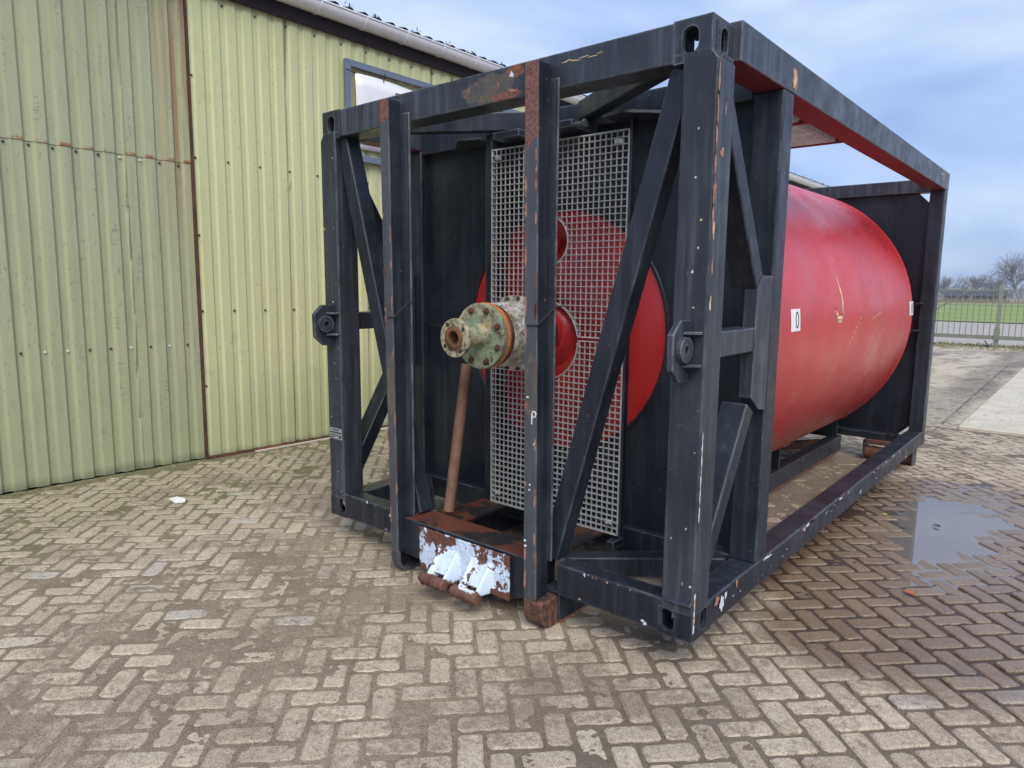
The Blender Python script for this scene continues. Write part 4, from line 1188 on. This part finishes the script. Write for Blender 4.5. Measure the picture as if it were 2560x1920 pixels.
# hand painted P on the right hook post
b = MB(); y = -.1015
def stroke(pts, r=.0035):
    for a, c_ in zip(pts[:-1], pts[1:]): b.beam((a[0], y, a[1]), (c_[0], y, c_[1]), .003, 2 * r, (1, 0, 0) if abs(a[1] - c_[1]) < .9 * abs(a[0] - c_[0]) and False else (0, 1, 0)) if False else b.cyl((a[0], y, a[1]), (c_[0], y, c_[1]), r, 6)
stroke([(1.722, .835), (1.7245, .885), (1.727, .894), (1.740, .895), (1.747, .885), (1.743, .872), (1.730, .867)])
for x, z, r in ((1.697, .955, .006), (1.715, .545, .004), (1.713, .520, .004), (1.690, .27, .006), (1.693, .245, .007), (1.735, .74, .003)): b.cyl((x, -.1003, z), (x, -.1012, z + .006), r, 8)
b.build('painted_letter', WPAINT, hpR)
# flaked paint and splashes, lying on the steel
def flat_patch(b, plane, c0, pts, off, mi=0):
    n = len(pts); vs = []
    for u, v in pts + [(sum(p[0] for p in pts) / n, sum(p[1] for p in pts) / n)]:
        vs.append({'y': (c0[0] + u, c0[1] - off, c0[2] + v), 'x': (c0[0] + off, c0[1] + u, c0[2] + v), 'z': (c0[0] + u, c0[1] + v, c0[2] + off)}[plane])
    b.add(vs, [(i, (i + 1) % n, n) for i in range(n)], mi)
b = MB()
B = lambda ru, rv, s, n=16, j=.8: blob(0, 0, ru, rv, 20, j, s)
flat_patch(b, 'x', (W, .80, 2.395), B(.035, .05, 1), .0013, 0)
flat_patch(b, 'x', (W, .80, 2.395), B(.016, .035, 2), .0018, 1)
for k in range(6): flat_patch(b, 'x', (W, .0 + .008, 2.22 - k * .10), B(.008, .06, 3 + k), .0013, 0)
for k in range(4): flat_patch(b, 'x', (W, .02, 1.82 - k * .14), B(.006, .035, 13 + k), .0013, 1 if k % 2 else 0)
flat_patch(b, 'x', (W, .06, 1.97), B(.02, .014, 20), .0013, 0); flat_patch(b, 'x', (W, .075, 2.13), B(.006, .02, 21), .0013, 0)
for k in range(5): flat_patch(b, 'x', (W, .012, .84 - k * .07), B(.005, .04, 23 + k), .0013, 2)
for k in range(5): flat_patch(b, 'x', (W, .010, .20 - k * .035), B(.007, .02, 33 + k), .0013, 1 if k % 2 else 2)
flat_patch(b, 'x', (W, .235, .105), B(.02, .022, 40), .0013, 0); flat_patch(b, 'x', (W, .29, .075), B(.022, .035, 41), .0013, 2); flat_patch(b, 'x', (W, .33, .10), B(.012, .015, 42), .0013, 2)
for k in range(60):
    yy = random.uniform(.2, 4.4); flat_patch(b, 'x', (W, yy, random.uniform(.02, .12)), B(.0022 + .013 * random.random() ** 3, .0022 + .016 * random.random() ** 3, 50 + k, 16, 1.1), .0013, random.choice((0, 2, 2, 3)))
for k in range(14):
    yy = random.uniform(.8, 4.2); flat_patch(b, 'x', (W, yy, .122), B(random.uniform(.02, .09), .007, 90 + k), .0013, random.choice((0, 0, 2)))
for k in range(22):
    xx = random.uniform(1.9, 2.3) if k % 2 else random.uniform(.2, .65); flat_patch(b, 'y', (xx, .003, random.choice((.145, .15, .02, random.uniform(.02, .14)))), B(.002 + .011 * random.random() ** 2.5, .002 + .009 * random.random() ** 2.5, 120 + k, 16, 1.1), .0013, random.choice((0, 2, 1)))
flat_patch(b, 'y', (1.51, .002, 2.345), B(.022, .007, 152), .0013, 0); flat_patch(b, 'y', (1.50, .002, 2.415), B(.010, .014, 153), .0015, 2); flat_patch(b, 'y', (1.53, .002, 2.437), B(.026, .014, 154), .0013, 3)
for k in range(9): flat_patch(b, 'y', (1.80 + k * .022, .002, 2.412 + .005 * math.sin(k * 1.7)), B(.015, .0018, 160 + k), .0013, 1)
for k in range(26):
    xx = random.choice((random.uniform(2.36, 2.49), random.uniform(.01, .14))); flat_patch(b, 'y', (xx, 0, random.uniform(.15, 2.2)), B(random.uniform(.002, .005), random.uniform(.002, .006), 180 + k), .0012, random.choice((2, 1)))
flat_patch(b, 'x', (W, 4.62, 2.41), B(.02, .04, 220), .0013, 0); flat_patch(b, 'x', (W, 4.55, 2.435), B(.05, .006, 221), .0013, 1); flat_patch(b, 'x', (W, 4.85, 2.37), B(.010, .03, 222), .0013, 1)
b.build('flaked_paint', [PINK, CREAM, WPAINT, RUSTO], TC)['kind'] = 'stuff'
b = MB()
for (xa, xb, seed) in ((.678, .748, 300), (1.662, 1.733, 320)):
    for k in range(26):
        z = random.uniform(.0, 2.1); s_ = (2.415 - z) * (.0135 if xa < 1 else .0098); e = random.choice((xa + .007, xb - .007))
        flat_patch(b, 'y', (e + s_, -.100, z), B(.006, random.uniform(.01, .05), seed + 50 + k, 12, .35), .0012, random.choice((0, 1, 1)))
b.build('rusted_patches', [m_rust('red_brown_rust', (.11, .045, .032), (.20, .085, .06)), PINK], TC)['kind'] = 'stuff'
# cords
b = MB(); b.tube([(.718, -.1025, 1.285), (.775, -.103, 1.287), (.790, -.03, 1.36), (.811, -.004, 1.372)], .0035, 6); b.build('cord', CORD, TC)
b = MB(); b.tube([(1.69, -.1025, 1.285), (1.752, -.103, 1.287), (1.765, -.03, 1.345), (1.781, -.004, 1.372), (1.80, .01, 1.37)], .0035, 6); b.build('cord', CORD, TC)
b = MB(); b.tube([(.14, .67, 1.215), (.45, .5, 1.205), (.80, .36, 1.205), (1.10, .25, 1.21)], .003, 6); b.build('wire', CORD, TC)

# rusty pole leaning under the pipe
pole = MB(); pole.cyl((0, 0, 0), (.004, .142, .84), .031, 20); pole.cyl((.0038, .135, .80), (.004, .142, .8402), .024, 16)
pole = pole.build('steel_pole', m_rust('pole_rust', (.13, .065, .042), (.25, .14, .09)))
pole.location = (.905, .166, .335)
tag(pole, 'rusty brown round steel pole leaning below the green flange, foot on the cross beam', 'pole')

# ------------------------------------------------------------------ gate and fence at the road
GY = 23.55
def gate(name, x0, x1, label, brace):
    g = empty(name, (x0, GY, 0)); tag(g, label, 'gate')
    lo = (-x0, -GY, 0)
    MB().box(x0, x1, GY - .025, GY + .025, 1.715, 1.765).build('top_bar', GATEM, g, loc=lo)
    MB().box(x0, x1, GY - .05, GY + .05, .225, .345).build('bottom_beam', GATEM, g, loc=lo)
    n = int((x1 - x0) / .158); proto = None
    for k in range(1, n + 1):
        x = x1 - .158 * k + .02
        if proto is None:
            b = MB(); b.cyl((0, GY, .345), (0, GY, 1.715), .0125, 6); proto = b.build('gate_bar', GATEM, g, loc=(x - x0, -GY, 0))
        else: copy_of(proto, g, (x - x0, -GY, 0))
    if brace:
        b = MB(); pts = [Vector((.70, GY - .03, 1.74)), Vector((.42, GY - .03, 1.70)), Vector((0.1, GY - .03, 1.48)), Vector((-.45, GY - .03, 1.10)), Vector((-1.6, GY - .03, .40))]
        b.tube(pts, .02, 6); b.build('diagonal_brace', GATEM, g, loc=lo)
    return g
gate('metal_gate', -6.5, 1.21, 'grey-green barred metal gate left of the square gate post', True)
gate('metal_gate', 1.33, 8.5, 'grey-green barred metal gate right of the square gate post', False)
gp = MB(); gp.box(-.055, .055, -.055, .055, 0, 1.93); gp.box(-.02, .06, -.03, .03, 1.93, 1.985); gp.box(-.075, .075, -.075, .075, .20, .58); gp.box(-.08, .08, -.08, .08, .33, .345)
gp = gp.build('gate_post', GATEM, None, .006); gp.location = (1.265, GY, -.01)
tag(gp, 'square grey-green steel post between the two gate leaves', 'gate post')
b = MB(); b.tube([Vector((0, 0, .05)), Vector((-.05, -.02, .10)), Vector((-.09, 0, .16)), Vector((-.10, .03, .18))], .018, 6); b.cyl((-.02, -.06, 0), (-.02, .06, .0), .05, 10); b.box(-.12, .05, -.05, .05, 0, .05)
ws = b.build('gate_stop', m_flat('dark_iron', (.05, .06, .07), .5)); ws.location = (1.08, GY - .05, 0)
tag(ws, 'small dark iron latch on the ground beside the gate post', 'gate stop')

# ------------------------------------------------------------------ trees, wood and barn on the horizon
BARK = m_flat('hazed_branch_bark', (.25, .235, .225), .9, .2, 2)  # bark greyed and lightened, distance haze put into its colour
def bare_tree(label, x, y, h, spread, seed, name='bare_tree', depth=6, trunk_f=.25, n0=5):
    r = random.Random(seed); root = empty(name, (x, y, 0)); tag(root, label, 'tree', 'bare winter trees beyond the field')
    tb, cb = MB(), MB()
    def grow(p, d, l, rad, lev):
        bb = tb if lev == 0 else cb; n = 4 if lev < 2 else 3; segs = 3 if lev < 3 else 2; q = p
        for s in range(segs):
            d2 = (d + Vector((r.gauss(0, .13), r.gauss(0, .13), r.gauss(0, .08) + (.05 if lev < 4 else -.02)))).normalized()
            q2 = q + d2 * l / segs; r0 = rad * (1 - .3 * s / segs); r1 = rad * (1 - .3 * (s + 1) / segs)
            bb.cyl(q, q2, r0, n, r1, caps=False)
            if lev > 0 and lev < depth and r.random() < .75:
                ax = d2.orthogonal().normalized(); dd = (Matrix.Rotation(r.uniform(0, 6.28), 3, d2) @ ax)
                grow(q2, (d2 * .75 + dd * r.uniform(.5, .95)).normalized(), l * r.uniform(.5, .72), r1 * .62, lev + 1)
            q, d = q2, d2
        if lev < depth:
            k = n0 if lev == 0 else (3 if lev < 3 else 2)
            for i in range(k):
                ax = d.orthogonal().normalized(); dd = Matrix.Rotation(6.28 * i / k + r.uniform(-.5, .5), 3, d) @ ax
                grow(q, (d * .8 + dd * r.uniform(.35, .95) * spread).normalized(), l * r.uniform(.62, .86) if lev else h * trunk_f * r.uniform(.8, 1.05), rad * .60, lev + 1)
    grow(Vector((0, 0, -.1)), Vector((0, 0, 1)), h * trunk_f, h * (.024 if depth > 4 else .032), 0)
    k = h / max(v[2] for v in cb.v); root.scale = (k, k, k)
    tb.build('trunk', BARK, root); cb.build('crown', BARK, root)
    return root
bare_tree('small wide bare tree nearest the dark container edge', -20.2, 155.5, 5.3, .85, 1, depth=4)
bare_tree('thin sparse bare tree second from the dark container edge', -18.2, 158, 5.6, .6, 2, depth=4, trunk_f=.4, n0=3)
bare_tree('low forked bare tree with dense twigs left of the gate post', -15.6, 156, 5.6, .95, 3, depth=4)
bare_tree('round-topped bare tree directly above the gate post', -12.2, 157, 6.5, .95, 4, depth=5)
bare_tree('tallest bare tree at the right edge of the picture', -8.0, 157, 10.3, .50, 5, depth=5, trunk_f=.26, n0=5)
t = NT('far_wood_hazed'); n = t.noise(.25, 5, .7); WOOD = t.done(t.mix(t.ramp(n, .35, .65), (.17, .185, .20), (.25, .265, .28)), .95)  # blue-grey of distant haze is put into the wood colour
b = MB(); n = 420
for i in range(n):
    x = -330 + 520 * i / n + random.uniform(-1, 1); y = 330 + random.uniform(-12, 12); h = 3.2 + 3.6 * float(fbm(np.array([x * .06]), np.array([0.]), 9, 3)[0]) * random.uniform(.6, 1.3)
    b.cyl((x, y, 0), (x, y, h * .7), random.uniform(1.1, 2.2), 7, random.uniform(.9, 1.5)); b.cyl((x, y, h * .7), (x + random.uniform(-.4, .4), y, h), random.uniform(.9, 1.5), 7, .2)
tag(b.build('far_woodland', WOOD), 'low grey-blue band of distant woodland on the horizon', 'woodland', kind='stuff')
bn = empty('barn', (-17, 172, 0)); tag(bn, 'long low dark barn beyond the field behind the gate', 'barn')
MB().box(-5, 5.5, -2.5, 2.5, 0, 1.25).build('wall', m_flat('barn_wall', (.10, .10, .11), .8), bn)
MB().prism([(-5.3, -3, 1.25), (-5.3, 3, 1.25), (-5.3, 0, 2.3)], (11.1, 0, 0)).build('roof', m_flat('barn_roof', (.045, .05, .06), .8), bn)
b = MB()
for _ in range(900):
    x = random.uniform(-45, 20); y = random.uniform(150, 154); h = random.uniform(.5, 1.3); b.add([(x - .12, y, 0), (x + .12, y, 0), (x + random.uniform(-.2, .2), y, h)], [(0, 1, 2)])
tag(b.build('reed_grass', m_flat('dry_reed', (.27, .22, .13), .9)), 'strip of dry tan reeds at the far end of the field', 'reeds', kind='stuff')

# ------------------------------------------------------------------ small things on the ground
def leaf(x, y, z, label, col, s=.035, cat='leaf', name='fallen_leaf'):
    b = MB(); pts = [(-.1, -1), (.35, -.55), (.6, 0), (.35, .6), (0, 1.1), (-.4, .55), (-.55, 0), (-.35, -.5)]
    vs = [(px * s, py * s, .006 + .3 * s * abs(px)) for px, py in pts] + [(0, 0, .004)]
    b.add(vs, [(i, (i + 1) % 8, 8) for i in range(8)]); o = b.build(name, m_flat(name + '_colour', col, .7)); o.location = (x, y, z); o.rotation_euler = (0, 0, 1.1)
    sd = o.modifiers.new('thickness', 'SOLIDIFY'); sd.thickness = .0012
    return tag(o, label, cat)
leaf(3.02, 1.56, .004, 'orange fallen leaf on the wet bricks before the puddle', (.42, .12, .05))
leaf(2.60, 2.95, .004, 'small yellow leaf on the wet bricks beside the bottom rail', (.65, .50, .02), .018)
leaf(2.93, 2.95, -.004, 'dark brown leaf lying in the puddle', (.05, .035, .03), .03)
b = MB(); b.prism([(-.07, -.035, 0), (.06, -.045, 0), (.085, .02, 0), (.02, .05, 0), (-.075, .03, 0)], (0, 0, .014)); o = b.build('paving_chip', m_flat('white_stone', (.66, .66, .62), .8), None, .004); o.location = (-1.47, -.33, .002)
tag(o, 'flat white stone chip on the mossy bricks in front of the shed door', 'stone')

# ------------------------------------------------------------------ thin winter haze
hz = bpy.data.materials.new('haze_air'); hz.use_nodes = True; hn = hz.node_tree.nodes; hn.clear()
ho = hn.new('ShaderNodeOutputMaterial'); hv = hn.new('ShaderNodeVolumePrincipled'); hv.inputs['Color'].default_value = (.92, .96, 1, 1); hv.inputs['Density'].default_value = .0009; hv.inputs['Anisotropy'].default_value = .2
hz.node_tree.links.new(hv.outputs[0], ho.inputs['Volume'])
h_ = MB().box(-1600, 1600, -400, 2700, -1.2, 15.5).build('haze', hz); h_['kind'] = 'stuff'
